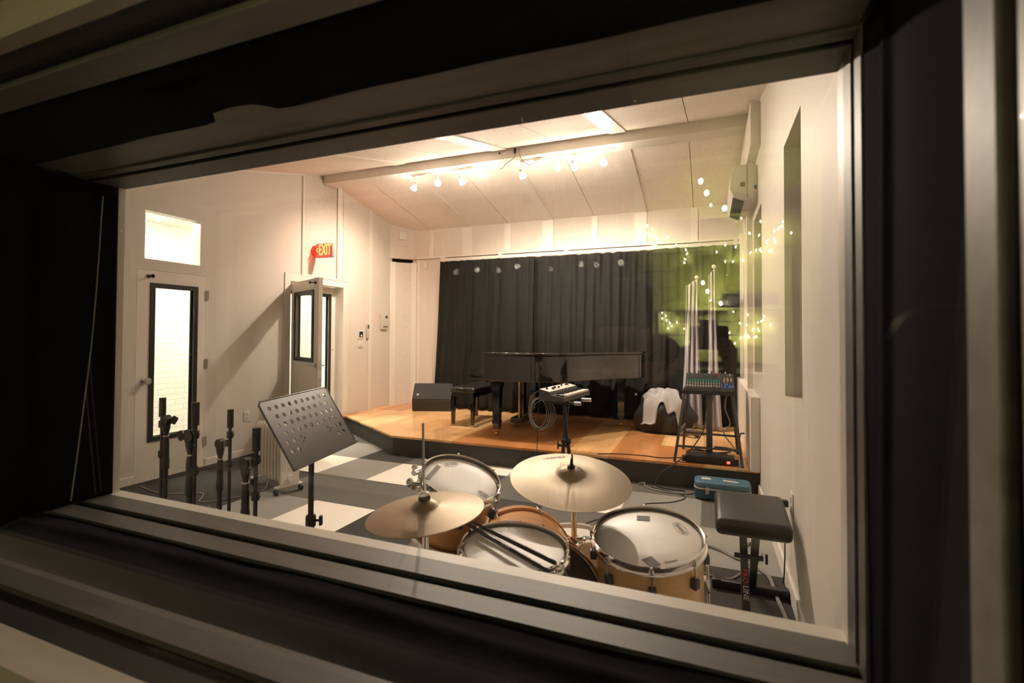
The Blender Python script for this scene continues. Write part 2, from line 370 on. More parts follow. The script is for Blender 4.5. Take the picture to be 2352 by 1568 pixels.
slope(ce, XL-.1, XR+.2, YW-.12, 5.4, roofz(YW-.12), 3.6, .03, .12); slope(ce, XL-.1, XR+.2, 5.3, YB+.1, 3.556, roofz(YB+.1), .03, .14)
struct('ceiling', ce, CEIL)
bt = MB()
for a, b in ((-3.74, -3.57), (-2.37, -2.19), (-.985, -.81)):
    slope(bt, a, b, YW, 5.31, roofz(YW), 3.5775, -.012, .0); slope(bt, a, b, 5.52, YB, 3.508, roofz(YB), -.012, .0)
struct('trim_1', bt, TRIMW)
bm_ = MB(); bm_.b2(XL, XR, 5.30, 5.532, 3.461, 3.578); bm_.b2(XL, XR, 5.31, 5.52, 3.5, 3.64); struct('trim_2', bm_, TRIMW)
# left wall with two door openings and a transom
wl = MB(); t0 = XL-.12
def lw(y0, y1, z0, z1): wl.b2(t0, XL, y0, y1, z0, z1)
lw(.95, 2.94, 0, 3.7); lw(2.94, 3.635, 2.005, 2.093); lw(2.94, 2.992, 2.093, 2.56); lw(3.557, 3.635, 2.093, 2.56); lw(2.94, 3.635, 2.56, 3.7)
lw(3.635, 4.72, 0, 3.7); lw(4.72, 4.93, 2.075, 3.7)
struct('wall_left', wl, WALL)
wl2 = MB()
wl2.b2(t0, XL-.012, 4.93, 5.80, 2.075, 3.7); wl2.b2(t0, XL-.004, 5.71, 6.90, 0, 3.7)
# diagonal corner
dg = V((.31, .33, 0)).normalized(); R45 = rot(0, 0, math.atan2(.33, .31))
cmid = V((-4.775, 6.995, 0))
for z0, z1, dp in ((.22, 2.595, 0), (2.66, 3.3, 0)):
    wl2.box(cmid+V((0, 0, (z0+z1)/2))+V((-.33, .31, 0)).normalized()*.03, (.46, .05, z1-z0), R45)
struct('wall_corner', wl2, PANEL)
dk = MB(); dk.box(cmid+V((0, 0, 2.63))+V((-.33, .31, 0)).normalized()*.14, (.46, .02, .14), R45); struct('gap_shade', dk, GROOVE)  # black sheet stands in for the shade inside the gap
# battens and trim on left wall
tr = MB()
tr.b2(XL, XL+.02, 4.915, 4.945, 2.178, roofz(4.93)-.026); tr.b2(XL, XL+.02, 4.915, 5.79, 2.15, 2.178); tr.b2(XL-.01, XL+.02, 5.7905, 5.812, .22, 2.178)
tr.b2(XL, XL+.012, 5.575, 5.655, 2.178, roofz(5.61)); tr.b2(XL, XL+.012, 6.275, 6.355, .22, roofz(6.31))
p0 = V((XL, 6.83, 0)); p1 = V((-4.62, 7.16, 0)); nrm = V((.33, -.31, 0)).normalized()
for p in (p0+dg*.05, p1-dg*.05): tr.box(p+V((0, 0, 1.41))+nrm*.006, (.09, .014, 2.38), R45)
slope(tr, XL, XL+.02, YW, 4.9445, roofz(YW), roofz(4.9445), -.025, -.001)
struct('trim_3', tr, TRIMW)
# back wall, fascia, battens
bw = MB(); bw.b2(-4.7, XR+.1, YB, YB+.1, .0, 3.35); struct('wall_back', bw, PANEL)
tb = MB()
for a, b in ((-4.37, -4.28), (-3.74, -3.57), (-2.99, -2.89), (-2.37, -2.19), (-1.60, -1.51), (-.985, -.81), (-.224, -.134)): tb.b2(a, b, YB-.012, YB, 2.68, roofz(YB)-.01)
tb.b2(-4.62, XR, YB-.05, YB, 2.665, 2.685); tb.b2(-4.60, -4.55, YB-.012, YB, .22, 2.66)
struct('trim_4', tb, TRIMW)
# right wall: two slot windows, half-height lining and top lining beside the stage
rw = MB(); X0, X1 = XR, XR+.42
def rr(y0, y1, z0, z1): rw.b2(X0, X1, y0, y1, z0, z1)
rr(.95, 2.67, 0, 3.75); rr(2.67, 3.24, 0, 1.05); rr(2.67, 3.24, 2.50, 3.75); rr(3.24, 4.55, 0, 3.75)
rr(4.55, 5.27, 0, 1.05); rr(4.55, 5.27, 2.50, 3.75); rr(5.27, YB+.1, 0, 3.75)
struct('wall_right', rw, WALL)
for k, (y0, y1) in enumerate(((2.67, 3.24), (4.55, 5.27))):
    sl = MB(); sl.b2(XR+.30, XR+.34, y0, y1, 1.05, 2.5); struct('window_%d' % (k+2), sl, mat('shaded_blind', (.24, .225, .20), .7))
rl = MB(); rl.b2(.335, XR, 4.74, YB, .22, .865, .004)
slope(rl, .335, XR, 4.60, 5.30, 3.02, 3.02, 0, .36); slope(rl, .335, XR, 5.30, YB, 3.02, 2.86, 0, .36)
struct('trim_5', rl, TRIMW)
rb = MB(); rb.b2(.36, XR, 5.45, 5.53, .865, 2.9); rb.b2(.385, XR, 6.3, 6.38, .865, 2.9); rb.b2(.37, XR, 6.9, 7.1, .865, 2.7); struct('trim_6', rb, TRIMW)
# baseboards
for nm, bx in (('baseboard_right', [(XR-.016, XR, YW, 4.795, 0, .105)]), ('baseboard_left', [(XL, XL+.014, YW, 2.945, 0, .075), (XL, XL+.014, 3.63, 4.65, 0, .075)])):
    q = MB()
    for b in bx: q.b2(*b, bev=.004)
    struct(nm, q, TRIMW)
# window wall (live side and control side) around the opening, closed between
wf = MB()
for y0, y1 in ((.96, YW),):
    e = .0502; wf.b2(XL-.1, WX0-e, y0, y1, 0, 3.6); wf.b2(WX1+e, XR+.1, y0, y1, 0, 3.6); wf.b2(WX0-e, WX1+e, y0, y1, 0, WZ0-.0705); wf.b2(WX0-e, WX1+e, y0, y1, WZ1+e, 3.6)
struct('wall_front', wf, WALL)
wc = MB()
y0, y1 = .46, .50
e = .063; wc.b2(-3.2, WX0-e, y0, y1, -.2, 2.7); wc.b2(WX1+e, 2.1, y0, y1, -.2, 2.7); wc.b2(WX0-e, WX1+e, y0, y1, -.2, WZ0-e); wc.b2(WX0-e, WX1+e, y0, y1, WZ1+e, 2.7)
struct('wall_control', wc, OLIVE)
# the double-glazed studio window
win = sgroup('window_1', ((WX0+WX1)/2, .77, WZ0))
def rect_ring(mb, y0, y1, off=0., th=.05, sides='lrtb', ybot=None, ytop=None):
    x0, x1, z0, z1 = WX0-off, WX1+off, WZ0-off, WZ1+off
    if 'b' in sides: a, b = ybot or (y0, y1); mb.b2(x0-th, x1+th, a, b, z0-th, z0)
    if 't' in sides: a, b = ytop or (y0, y1); mb.b2(x0-th, x1+th, a, b, z1, z1+th)
    if 'l' in sides: mb.b2(x0-th, x0, y0, y1, z0, z1)
    if 'r' in sides: mb.b2(x1, x1+th, y0, y1, z0, z1)
def rail4(mb, b, t, l, r, th=.05, off=0.):
    x0, x1, z0, z1 = WX0-off, WX1+off, WZ0-off, WZ1+off
    mb.b2(x0-th, x1+th, b[0], b[1], z0-th, z0); mb.b2(x0-th, x1+th, t[0], t[1], z1, z1+th)
    mb.b2(x0-th, x0, l[0], l[1], z0, z1); mb.b2(x1, x1+th, r[0], r[1], z0, z1)
q = MB(); q.b2(WX0-.05, WX1+.05, 1.044, YW+.012, WZ0-.07, WZ0); link_ = struct('window_sill', q, TRIMW, win)
q = MB(); q.b2(WX1, WX1+.05, 1.034, YW+.002, WZ0, WZ1); q.b2(WX0-.05, WX0, 1.034, YW+.002, WZ0, WZ1); struct('jamb_edge', q, TRIMW, win)
q = MB(); rail4(q, (.971, 1.044), (.985, YW+.002), (.985, 1.034), (.985, 1.034)); struct('inner_frame', q, FRAMEG, win)
q = MB(); rail4(q, (.94, .971), (.962, .985), (.962, .985), (.962, .985), .05, .012); struct('gasket', q, GROOVE, win)
q = MB(); rail4(q, (.879, .94), (.935, .962), (.925, .962), (.925, .962)); struct('glazing_bead', q, FRAMEG, win)
q = MB(); q.b2(WX0, WX1, .78, .934, WZ1+.006, WZ1+.04); struct('header_board', q, FRAMEL, win)
q = MB(); rect_ring(q, .535, .588, 0, .05, 'lrt', None, (.537, .597)); struct('outer_frame', q, FRAMEL, win)
q = MB(); rect_ring(q, .535, .588, 0, .05, 'b', (.588, .655)); struct('outer_sill', q, FRAMEG, win)
q = MB(); rect_ring(q, .50, .535, .012, .05, 'lrtb', (.51, .588), (.468, .537)); struct('outer_gasket', q, GROOVE, win)
q = MB(); rect_ring(q, .446, .50, 0, .062, 'lrtb', (.446, .51), (.44, .468)); struct('casing', q, CASING, win)
q = MB(); q.b2(WX0-.012, WX1+.012, 0.964, 0.972, WZ0-.012, WZ1+.012); struct('glass_pane', q, GLASS, win)
tau = math.atan2(.5775-.4785, WZ1-WZ0)
q = MB(); q.box(((WX0+WX1)/2, .528, (WZ0+WZ1)/2), (WX1-WX0+.02, .008, (WZ1-WZ0)/math.cos(tau)+.02), rot(tau)); struct('glass_pane', q, GLASS2, win)
q = MB()
for k in range(110):
    a = random.gauss(0, 1); px = -.55+.28*a; pz = 1.76+.06*random.gauss(0, 1)
    if k > 80: px, pz = random.uniform(-1.8, .2), random.uniform(.9, 1.88)
    if not (WX0 < px < WX1 and WZ0 < pz < WZ1-.004): continue
    q.ball((px, .9735, pz), random.choice((.0007, .0009, .0013)), (1, .4, random.uniform(.8, 2.2)), 6)
for k in range(9):
    px, pz = random.uniform(-1.2, .1), random.uniform(1.66, 1.85); a = random.uniform(0, PI)
    q.tube([(px, 0.9733, pz), (px+.012*math.cos(a), 0.9733, pz+.012*math.sin(a)), (px+.02*math.cos(a+.3), 0.9733, pz+.02*math.sin(a+.3))], .0004, 5)
DUST = mat('dust', (.95, .95, .93), .9); n_t = DUST.node_tree; tl = nn(n_t, 'ShaderNodeBsdfTranslucent'); tl.inputs[0].default_value = (.95, .95, .93, 1)
n_t.links.new(tl.outputs[0], n_t.nodes['Material Output'].inputs['Surface'])
ds = struct('dust_specks', q, DUST, win); ds['kind'] = 'stuff'
# black velour lining of the reveal: four hung cloths
def cloth(fn, label, nm='reveal_cloth'):
    q = MB(); q.grid(70, 26, fn); q.keep = True
    o = solo(nm, q, BLKCLOTH, label, 'cloth', 'black velour reveal linings')
    md = o.modifiers.new('t', 'SOLIDIFY'); md.thickness = .004; md.offset = 0
    return o
def wr(u, v, s, f): return s*(math.sin(u*f+2.1*math.sin(v*5))+.6*math.sin(u*f*2.3+v*7+1)+.5*math.sin(v*19+u*3))
Ya, Yb = .659, .877
cloth(lambda u, v: (WX0+u*(WX1-WX0), Ya+v*(Yb-Ya), WZ0-.010+.011*math.exp(-((v-.70-.06*math.sin(u*5))/.10)**2)+.007*math.exp(-((v-.25-.10*math.sin(u*3+1))/.13)**2)+.0025*math.sin(u*23+v*9)*math.sin(v*5+u*7)), 'black velour cloth lining the bottom of the window reveal')
cloth(lambda u, v: (WX0+u*(WX1-WX0), .602+v*(.812+.0025*math.sin(u*17)+.0015*math.sin(u*41)-.602), WZ1+.0015+.004*math.sin(v*6+u*3)+(.012*max(0, 1-abs(u-.42)*16) if v > .2 else 0)), 'black velour cloth lining the top of the window reveal')
cloth(lambda u, v: (WX1+.007-.008*math.exp(-((u-.80+.10*v)/.045)**2)+.003*math.sin(u*9+1.5*math.sin(v*2.2)), .59+u*(.922-.59), WZ0+v*(WZ1-WZ0)), 'black velour cloth lining the right side of the window reveal')
cloth(lambda u, v: (WX0-.006+.004*math.sin(u*11+1.4*math.sin(v*3)), .59+u*(.922-.59), WZ0+v*(WZ1-WZ0)), 'black velour cloth lining the left side of the window reveal')
q = MB(); q.grid(30, 26, lambda u, v: (WX0+.004+.003*math.sin(u*7), .837+u*(1.05-.837), WZ0+.002+v*(WZ1-WZ0-.004))); q.keep = True
o = solo('cloth_flap', q, BLKCLOTH, 'black cloth flap with a pale lit edge on the left jamb', 'cloth'); o.modifiers.new('t', 'SOLIDIFY').thickness = .003
q = MB(); q.tube([(.012, 0, .98), (.013, -.02, .55), (.012, -.05, .2), (.012, -.07, .0)], .0022, 6)
c0 = V(o.location); 
for v in q.bm.verts: v.co = v.co+V((WX0, 1.0, WZ0+.015))-c0
link('lit_edge_strip', q, CORDW, o, label='pale strip standing in for the lit cloth edge')  # pale tube stands in for light catching the cloth edge

# ------------------------------------------------------------------ doors, transom, corridor behind the left wall
def leaf(name, parent, w, h, glo, thick=.044):
    # leaf in local coords: hinge edge x=0..w, z 0..h, thickness along y ; glo = (x0,x1,z0,z1) of the glazed hole
    x0, x1, z0, z1 = glo; q = MB(); t = thick/2
    q.b2(0, x0, -t, t, 0, h); q.b2(x1, w, -t, t, 0, h); q.b2(x0, x1, -t, t, 0, z0); q.b2(x0, x1, -t, t, z1, h)
    a = link('door_leaf', q, TRIMW, parent, smooth=False)
    q = MB()
    for s in (-1, 1):
        y0, y1 = (s*t, s*(t+.012))
        q.b2(x0-.012, x0+.032, y0, y1, z0-.012, z1+.012); q.b2(x1-.032, x1+.012, y0, y1, z0-.012, z1+.012)
        q.b2(x0+.032, x1-.032, y0, y1, z0-.012, z0+.032); q.b2(x0+.032, x1-.032, y0, y1, z1-.032, z1+.012)
    link('glass_frame', q, BLKSAT, parent, smooth=False, label='black glazing frame')
    q = MB(); q.b2(x0, x1, -.004, .004, z0, z1); link('door_pane', q, DGLASS, parent, smooth=False)
    return a
def stopper(parent, x, y, z, s):
    q = MB(); q.cyl((x, y, z), (x, y+s*.012, z), .018, seg=14); q.cyl((x, y+s*.01, z), (x, y+s*.055, z), .006, seg=10); q.ring(.014, .005, (x, y+s*.066, z), rot(PI/2), 18, 8)
    link('door_stop', q, BLKSAT, parent, label='black hook-shaped door stop')
def placed(name, loc, rz):
    o = D.objects.new(name, None); COL.objects.link(o); o.empty_display_size = .05; o['kind'] = 'structure'
    M = rot(0, 0, rz).to_4x4(); M.translation = V(loc); o.matrix_world = M; MW[o.name] = M; return o
# door_1: closed, in left wall; local x runs +Y of the world, local -y faces the room (+X)
d1 = placed('door_1', (XL-.022, 2.953, .012), PI/2)
leaf('d', d1, .668, 1.982, (.115, .56, .36, 1.85))
q = MB(); q.lathe([(.03, 0), (.03, .008), (.012, .012), (.011, .035), (.028, .042), (.034, .06), (.028, .075), (.001, .078)], (.062, -.022, .93), rot(PI/2), 20); link('door_knob', q, STEEL, d1)
for z in (.25, 1.06, 1.78):
    q = MB(); q.b2(.655, .69, -.034, -.018, z-.05, z+.05); q.cyl((.675, -.036, z-.05), (.675, -.036, z+.05), .007, seg=8); link('hinge', q, STEEL, d1)
stopper(d1, .085, -.022, 1.92, -1)
q = MB(); q.b2(XL-.10, XL+.002, 2.94, 2.952, 0, 2.005); q.b2(XL-.10, XL+.002, 3.622, 3.636, 0, 2.005); q.b2(XL-.10, XL+.002, 2.9525, 3.6215, 1.997, 2.0045); q.b2(XL-.11, XL+.01, 2.95, 3.63, 0, .01); struct('trim_7', q, TRIMW)
# transom (window_4) over door_1
q = MB(); q.b2(XL-.078, XL-.07, 2.992, 3.557, 2.093, 2.56); struct('window_4', q, DGLASS)
q = MB(); q.b2(XL-.12, XL-.001, 3.545, 3.558, 2.093, 2.56); q.b2(XL-.12, XL-.001, 2.99, 3.003, 2.093, 2.56); q.b2(XL-.12, XL-.001, 3.0035, 3.5445, 2.0935, 2.10); struct('trim_8', q, TRIMW)
# door_2 frame and its open leaf
q = MB(); q.b2(t0, XL+.014, 4.645, 4.735, 0, 2.165); q.b2(t0, XL+.014, 5.705, 5.79, 0, 2.165); q.b2(t0, XL+.014, 4.7352, 5.7048, 2.062, 2.165); struct('trim_9', q, TRIMW)
d2 = placed('door_2', (XL+.03, 4.765, .235), math.atan2(4.383-4.765, -4.11-XL-.03))
leaf('d', d2, .895, 1.80, (.13, .74, .84, 1.66))
for s in (-1, 1):
    q = MB(); q.lathe([(.026, 0), (.026, .01), (.011, .014), (.011, .05)], (.835, s*.022, .80), rot(-s*PI/2), 16); q.cyl((.835, s*.066, .80), (.72, s*.066, .80), .009, seg=10); link('lever_handle', q, STEEL, d2)
q = MB(); q.b2(.893, .898, -.012, .012, .55, .66); q.b2(.893, .898, -.012, .012, .75, .85); link('strike_plate', q, STEEL, d2)
for z in (.15, .95, 1.65):
    q = MB(); q.cyl((-.006, .024, z-.05), (-.006, .024, z+.05), .008, seg=8); link('hinge', q, STEEL, d2)
stopper(d2, .80, -.022, 1.745, -1)
# door_3: outer leaf of the sound lock, closed on the corridor side
d3 = placed('door_3', (XL-.16, 4.735, .23), PI/2)
leaf('d', d3, .97, 1.83, (.05, .87, .25, 1.72))
q = MB(); q.cyl((.93, -.022, .93), (.93, -.03, .93), .008, seg=8); link('peephole', q, BRASS, d3)
# step, corridor shell
q = MB(); q.b2(-6.25, XL-.12, 1.0, 6.7, -.1, 0); q.b2(-5.4, XL-.005, 4.735, 5.705, 0, .225); struct('floor_corridor', q, mat('corridor_floor', (.35, .33, .30), .6))
q = MB(); q.b2(-6.35, -6.25, .9, 6.8, -.1, 3.2); struct('wall_corridor', q, HALLW)
q = MB(); q.b2(-6.3, t0, .9, 1.0, -.1, 3.2); q.b2(-6.3, t0, 6.7, 6.8, -.1, 3.2); q.b2(t0-.06, t0+.0, 5.705, 6.8, -.1, 3.2); q.b2(-5.16, t0, 4.60, 4.735, 0, 3.2); q.b2(-5.16, t0, 4.735, 5.705, 2.07, 3.2); struct('wall_soundlock', q, HALLP)
q = MB(); q.b2(-6.35, t0, .9, 6.8, 2.75, 2.85); struct('ceiling_corridor', q, HALLP)

# ------------------------------------------------------------------ lamps
def lampspot(name, loc, d, power, ang, col, r, parent=None, blend=.9):
    l = D.lights.new(name, 'SPOT'); l.energy = power; l.spot_size = math.radians(ang); l.spot_blend = blend; l.color = col; l.shadow_soft_size = r
    o = D.objects.new(name, l); COL.objects.link(o)
    a, b, c = frame(-V(d)); M = Matrix((a, b, c)).transposed().to_4x4(); M.translation = V(loc); o.matrix_world = M
    if parent is not None: o.parent = parent; o.matrix_parent_inverse = MW[parent.name].inverted()
    return o
def track(label, x0, x1, heads, feed, grp):
    t = thing('track_light', label, 'light', ((x0+x1)/2, 5.42, 3.44), group=grp)
    q = MB(); q.b2(x0, x1, 5.405, 5.437, 3.444, 3.461, .002); link('track_rail', q, WHITEP, t, True)
    q = MB(); q.b2(feed-.06, feed+.06, 5.39, 5.45, 3.425, 3.455, .004); link('feed_box', q, WHITEP, t, True)
    for x, z, d in heads:
        q = MB(); q.b2(x-.02, x+.02, 5.40, 5.44, 3.425, 3.447, .003); q.cyl((x, 5.42, 3.43), (x, 5.42, z+.045), .006, seg=8)
        dv = V(d).normalized(); a, b, c = frame(dv); R = Matrix((a, b, c)).transposed(); o = V((x, 5.42, z))-dv*.02
        q.lathe([(.016, -.055), (.019, -.05), (.019, -.02), (.016, -.018)], o, R, 16)
        h = link('lamp_head', q, WHITEP, t, True)
        q = MB(); q.lathe([(.015, -.018), (.020, -.006), (.038, .028), (.040, .046), (.036, .054), (.020, .060), (.0005, .062)], o, R, 20)
        for f in q.bm.faces:
            z_ = (f.calc_center_median()-o).dot(dv); f.material_index = 2 if z_ > .046 else 1 if z_ > .028 else 0
        link('bulb', q, [BULBG, BULBR, BULBM], h, True)
        lampspot('bulb_beam', o+dv*.066, dv, SPOT*(.80 if d[1] < -.5 else 1.55), 112, WARM, .035, h, .8)
cam_d, st_d, lf_d = (.30, -.72, -.62), (.2, .55, -.8), (-.55, .1, -.8)
track('white track light on the beam, left of the ceiling socket', -3.60, -2.50, [(-3.545, 3.30, lf_d), (-3.19, 3.325, cam_d), (-2.85, 3.30, st_d), (-2.555, 3.345, cam_d)], -2.72, 'white track lights on the ceiling beam')
track('white track light on the beam, right of the ceiling socket', -2.07, -.965, [(-2.045, 3.285, st_d), (-1.615, 3.335, (.12, -.74, -.62)), (-1.415, 3.31, st_d), (-1.08, 3.32, (.1, -.74, -.62))], -1.84, 'white track lights on the ceiling beam')
t = thing('ceiling_socket', 'ceiling socket with a black plug where two lamp cords meet on the beam', 'socket', (-2.07, 5.29, 3.57))
q = MB(); q.b2(-2.13, -2.0, 5.25, 5.30, 3.556, 3.578, .003); link('socket_plate', q, WHITEP, t, True)
q = MB(); q.cyl((-2.085, 5.275, 3.556), (-2.085, 5.275, 3.50), .016, .013, 12); link('plug', q, BLACK, t, True, label='black plug')
q = MB(); q.tube([(-2.085, 5.275, 3.50), (-2.09, 5.27, 3.45), (-2.20, 5.29, 3.40), (-2.28, 5.33, 3.36), (-2.42, 5.38, 3.40), (-2.52, 5.41, 3.44)], .004, 6); link('cord', q, CORDW, t, True)
q = MB(); q.tube([(-2.03, 5.28, 3.55), (-2.02, 5.28, 3.45), (-1.95, 5.32, 3.37), (-1.90, 5.35, 3.37), (-1.86, 5.40, 3.43)], .004, 6); link('cord', q, CORDW, t, True)
q = MB(); q.cyl((-2.29, 5.298, 3.535), (-2.29, 5.301, 3.535), .012, seg=12); solo('cable_hole', q, GROOVE, 'small round dark hole in the face of the ceiling beam', 'hole')
def disc_lamp(name, loc, r, m, label):
    t = thing(name, label, 'light', loc)
    q = MB(); q.lathe([(r*1.12, .0), (r*1.15, -.02), (r*1.0, -.03), (r*.98, -.012), (r*.98, 0)], (0, 0, 0), None, 28); link('lamp_rim', q, WHITEP, t)
    q = MB(); q.lathe([(.0005, -.045), (r*.6, -.04), (r*.96, -.018), (r*.97, -.012)], (0, 0, 0), None, 28); link('lamp_shade', q, m, t)
disc_lamp('corridor_lamp', (-5.75, 3.3, 2.75), .16, HALLM, 'round white corridor ceiling lamp behind the closed door')
disc_lamp('corridor_lamp', (-5.75, 5.35, 2.75), .20, HALLM, 'round white corridor ceiling lamp behind the open door')
# exit sign: projects from the left wall, letters face the room
t = thing('exit_sign', 'red illuminated EXIT sign with a left arrow above the open door', 'sign', (-4.76, 5.16, 2.41))
q = MB(); q.b2(-4.90, -4.62, 5.135, 5.185, 2.412, 2.60, .004); link('sign_housing', q, mat('sign_grey', (.35, .33, .30), .4), t, True)
q = MB(); q.b2(-4.895, -4.645, 5.130, 5.1345, 2.42, 2.592); q.b2(-4.895, -4.645, 5.1855, 5.19, 2.42, 2.592); link('sign_face', q, EXITR, t, True)
q = MB(); q.cyl((XL, 5.16, 2.505), (-4.895, 5.16, 2.505), .07, .035, 16); link('wall_mount', q, mat('mount_red', (.5, .10, .07), .4), t, True)
q = MB(); q.text('EXIT', .205, (-4.738, 5.1285, 2.506), rot(PI/2), .0008, sx=.50, off=.003); q.text('<', .11, (-4.872, 5.1285, 2.506), rot(PI/2), .0008, sx=.6, off=.002); link('sign_letters', q, EXITY, t, True, smooth=False)

# ------------------------------------------------------------------ wall fixtures
t = thing('thermostat', 'small dark blue lit control panel on the left wall by the doorway', 'control panel', (XL, 6.095, 1.35))
q = MB(); q.b2(XL, XL+.018, 6.045, 6.15, 1.31, 1.45, .003); link('panel_plate', q, WHITEP, t, True)
q = MB(); q.b2(XL+.018, XL+.024, 6.055, 6.14, 1.345, 1.43, .002); link('screen', q, SCREEN, t, True)
q = MB(); q.b2(XL+.024, XL+.026, 6.085, 6.105, 1.357, 1.377); link('indicator', q, ORNGL, t, True)
t = thing('light_switch', 'white light switch plate below the dark blue control panel', 'switch', (XL, 6.095, 1.19))
q = MB(); q.b2(XL, XL+.008, 6.05, 6.145, 1.19, 1.305, .002); link('switch_plate', q, WHITEP, t, True)
q = MB(); q.b2(XL+.008, XL+.018, 6.09, 6.105, 1.235, 1.26); link('switch_toggle', q, WHITEP, t, True)
t = thing('remote_control', 'slim cream remote control hung beside the dark blue panel', 'remote', (XL, 6.25, 1.32))
q = MB(); q.b2(XL+.012, XL+.032, 6.225, 6.275, 1.33, 1.545, .004); link('remote_body', q, CREAM, t, True)
q = MB(); q.b2(XL+.032, XL+.034, 6.23, 6.27, 1.475, 1.535); link('remote_screen', q, GREYM, t, True)
t = thing('keypad', 'beige wall keypad with a small grey display near the back corner', 'keypad', (XL, 6.665, 1.48))
q = MB(); q.b2(XL, XL+.03, 6.58, 6.76, 1.47, 1.72, .005); link('keypad_body', q, CREAM, t, True)
q = MB(); q.b2(XL+.03, XL+.033, 6.68, 6.745, 1.65, 1.69); link('display', q, GREYM, t, True)
q = MB()
for i in range(4):
    for j in range(3): q.b2(XL+.03, XL+.034, 6.655+.032*j, 6.675+.032*j, 1.60-.02*i, 1.615-.02*i)
link('keys', q, WHITEP, t, True)
q = MB(); q.b2(XL+.03, XL+.035, 6.63, 6.75, 1.505, 1.52); link('lower_bar', q, GREYM, t, True)
def outlet(label, c, face, z, w=.072, h=.118, gang=1, plug=False):
    x, y = c; t = thing('wall_outlet', label, 'outlet', (x, y, z-h/2))
    q = MB(); s = face; q.b2(x, x+s*.007, y-w*gang/2, y+w*gang/2, z-h/2, z+h/2, .002); link('outlet_plate', q, WHITEP, t, True)
    for dz in (-.025, .025):
        q = MB(); q.b2(x+s*.007, x+s*.010, y-.016, y+.016, z+dz-.015, z+dz+.015, .002); link('receptacle', q, CREAM, t, True)
    return t
outlet('white electrical outlet low on the left wall between the two doors', (XL, 4.13), 1, .445)
outlet('white electrical outlet on the right wall beside the padded bench', (XR, 3.0), -1, .505, w=.085, h=.125)
t = thing('black_plug', 'black plug and cord in the right wall outlet by the bench', 'plug', (XR-.03, 3.02, .45))
q = MB(); q.b2(XR-.045, XR-.010, 3.055, 3.09, .465, .50, .006); link('plug_body', q, BLACK, t, True)
q = MB(); q.tube([(XR-.030, 3.072, .468), (XR-.030, 3.08, .40), (XR-.025, 3.09, .2), (XR-.03, 3.11, .03)], .004, 6); link('cord', q, CORD, t, True)
t = thing('junction_box', 'small white box high on the angled corner panel', 'box', (-4.80, 6.93, 2.98))
q = MB(); q.box((-4.782, 6.975, 3.04), (.12, .03, .12), R45, .005); link('box_body', q, WHITEP, t, True)
t = thing('junction_box', 'small white box under the fascia left of the black curtain', 'box', (-4.42, YB-.01, 2.45))
q = MB(); q.b2(-4.46, -4.40, YB-.03, YB, 2.50, 2.60, .004); link('box_body', q, WHITEP, t, True)
# air conditioner
t = thing('air_conditioner', 'white wall-mounted air conditioner high on the right wall', 'air conditioner', (.30, 5.3, 2.62))
pf = [(0, 0), (0, .30), (-.06, .325), (-.17, .315), (-.215, .27), (-.225, .10), (-.19, .03), (-.12, 0)]
R_ = Matrix(((1, 0, 0), (0, 0, 1), (0, 1, 0)))
q = MB(); q.prism([(x, z) for x, z in pf], 0, .86, R_, (XR, 4.90, 2.63)); link('casing', q, WHITEP, t, True)
q = MB(); q.box((XR-.155, 5.33, 2.645), (.10, .78, .012), rot(0, .5)); link('air_vent', q, GROOVE, t, True)
q = MB(); q.b2(XR-.085, XR-.082, 4.897, 4.9, 2.64, 2.95); q.b2(XR-.14, XR-.10, 4.898, 4.9, 2.75, 2.79); link('side_label', q, GREYM, t, True)
q = MB(); q.b2(XR-.025, XR-.006, 4.893, 4.9, 2.72, 2.75); link('blue_tag', q, BLUEP, t, True)
# curtain rail and black curtains
t = thing('curtain_rail', 'long white curtain rail below the back wall fascia', 'rail', (-1.8, 6.96, 2.56))
q = MB(); q.b2(-4.05, .39, 6.985, 7.02, 2.575, 2.625, .004); link('rail_bar', q, TRIMW, t, True)
for x in (-4.02, -3.0, -1.94, -.70, .33):
    q = MB(); q.b2(x-.025, x+.025, 6.98, YB-.02, 2.60, 2.65); q.b2(x-.018, x+.018, 6.972, 6.985, 2.565, 2.63); link('rail_bracket', q, TRIMW, t, True)
def drape(name, label, xt0, xt1, xb0, xb1, y, z0, z1, nf, amp, material, grp=None, cat='curtain', ph=0., n=None):
    rnd = random.Random(len(label)*7+nf)
    fr = [(rnd.uniform(.35, .75), rnd.uniform(0, 6.3), 1.0), (rnd.uniform(.9, 1.3), rnd.uniform(0, 6.3), .8), (rnd.uniform(1.6, 2.1), rnd.uniform(0, 6.3), .45), (rnd.uniform(2.6, 3.4), rnd.uniform(0, 6.3), .22)]
    def f(u, v):
        x = (xb0*(1-v)+xt0*v)*(1-u)+(xb1*(1-v)+xt1*v)*u
        w = 2*PI*u*nf; h = 1-v
        yy = y+sum(amp*a_*(.35+.65*h**.8 if k_ < 2 else .9-.5*h)*math.sin(w*f_+p_+(.9*math.sin(2.2*h+p_*2)+.5*h)*(k_+1)*.6) for k_, (f_, p_, a_) in enumerate(fr))
        return (x+.03*math.sin(w*.4+3*h)*h, yy, z0+v*(z1-z0)-(.006*math.sin(w*.7)**2 if v > .98 else 0))
    q = MB(); q.grid(n or nf*26, 30, f); q.keep = True
    o = solo(name, q, material, label, cat, grp); o.modifiers.new('t', 'SOLIDIFY').thickness = .004
    return o
G_ = 'black curtains along the back of the stage'
drape('stage_curtain', 'black stage curtain at the left, nearest the white corner panels', -4.0, -2.40, -4.12, -2.40, 6.885, .235, 2.56, 9, .030, CURT, G_)
drape('stage_curtain', 'black stage curtain in the middle, behind the grand piano', -2.44, -.66, -2.44, -.66, 6.955, .235, 2.565, 8, .030, CURT, G_)
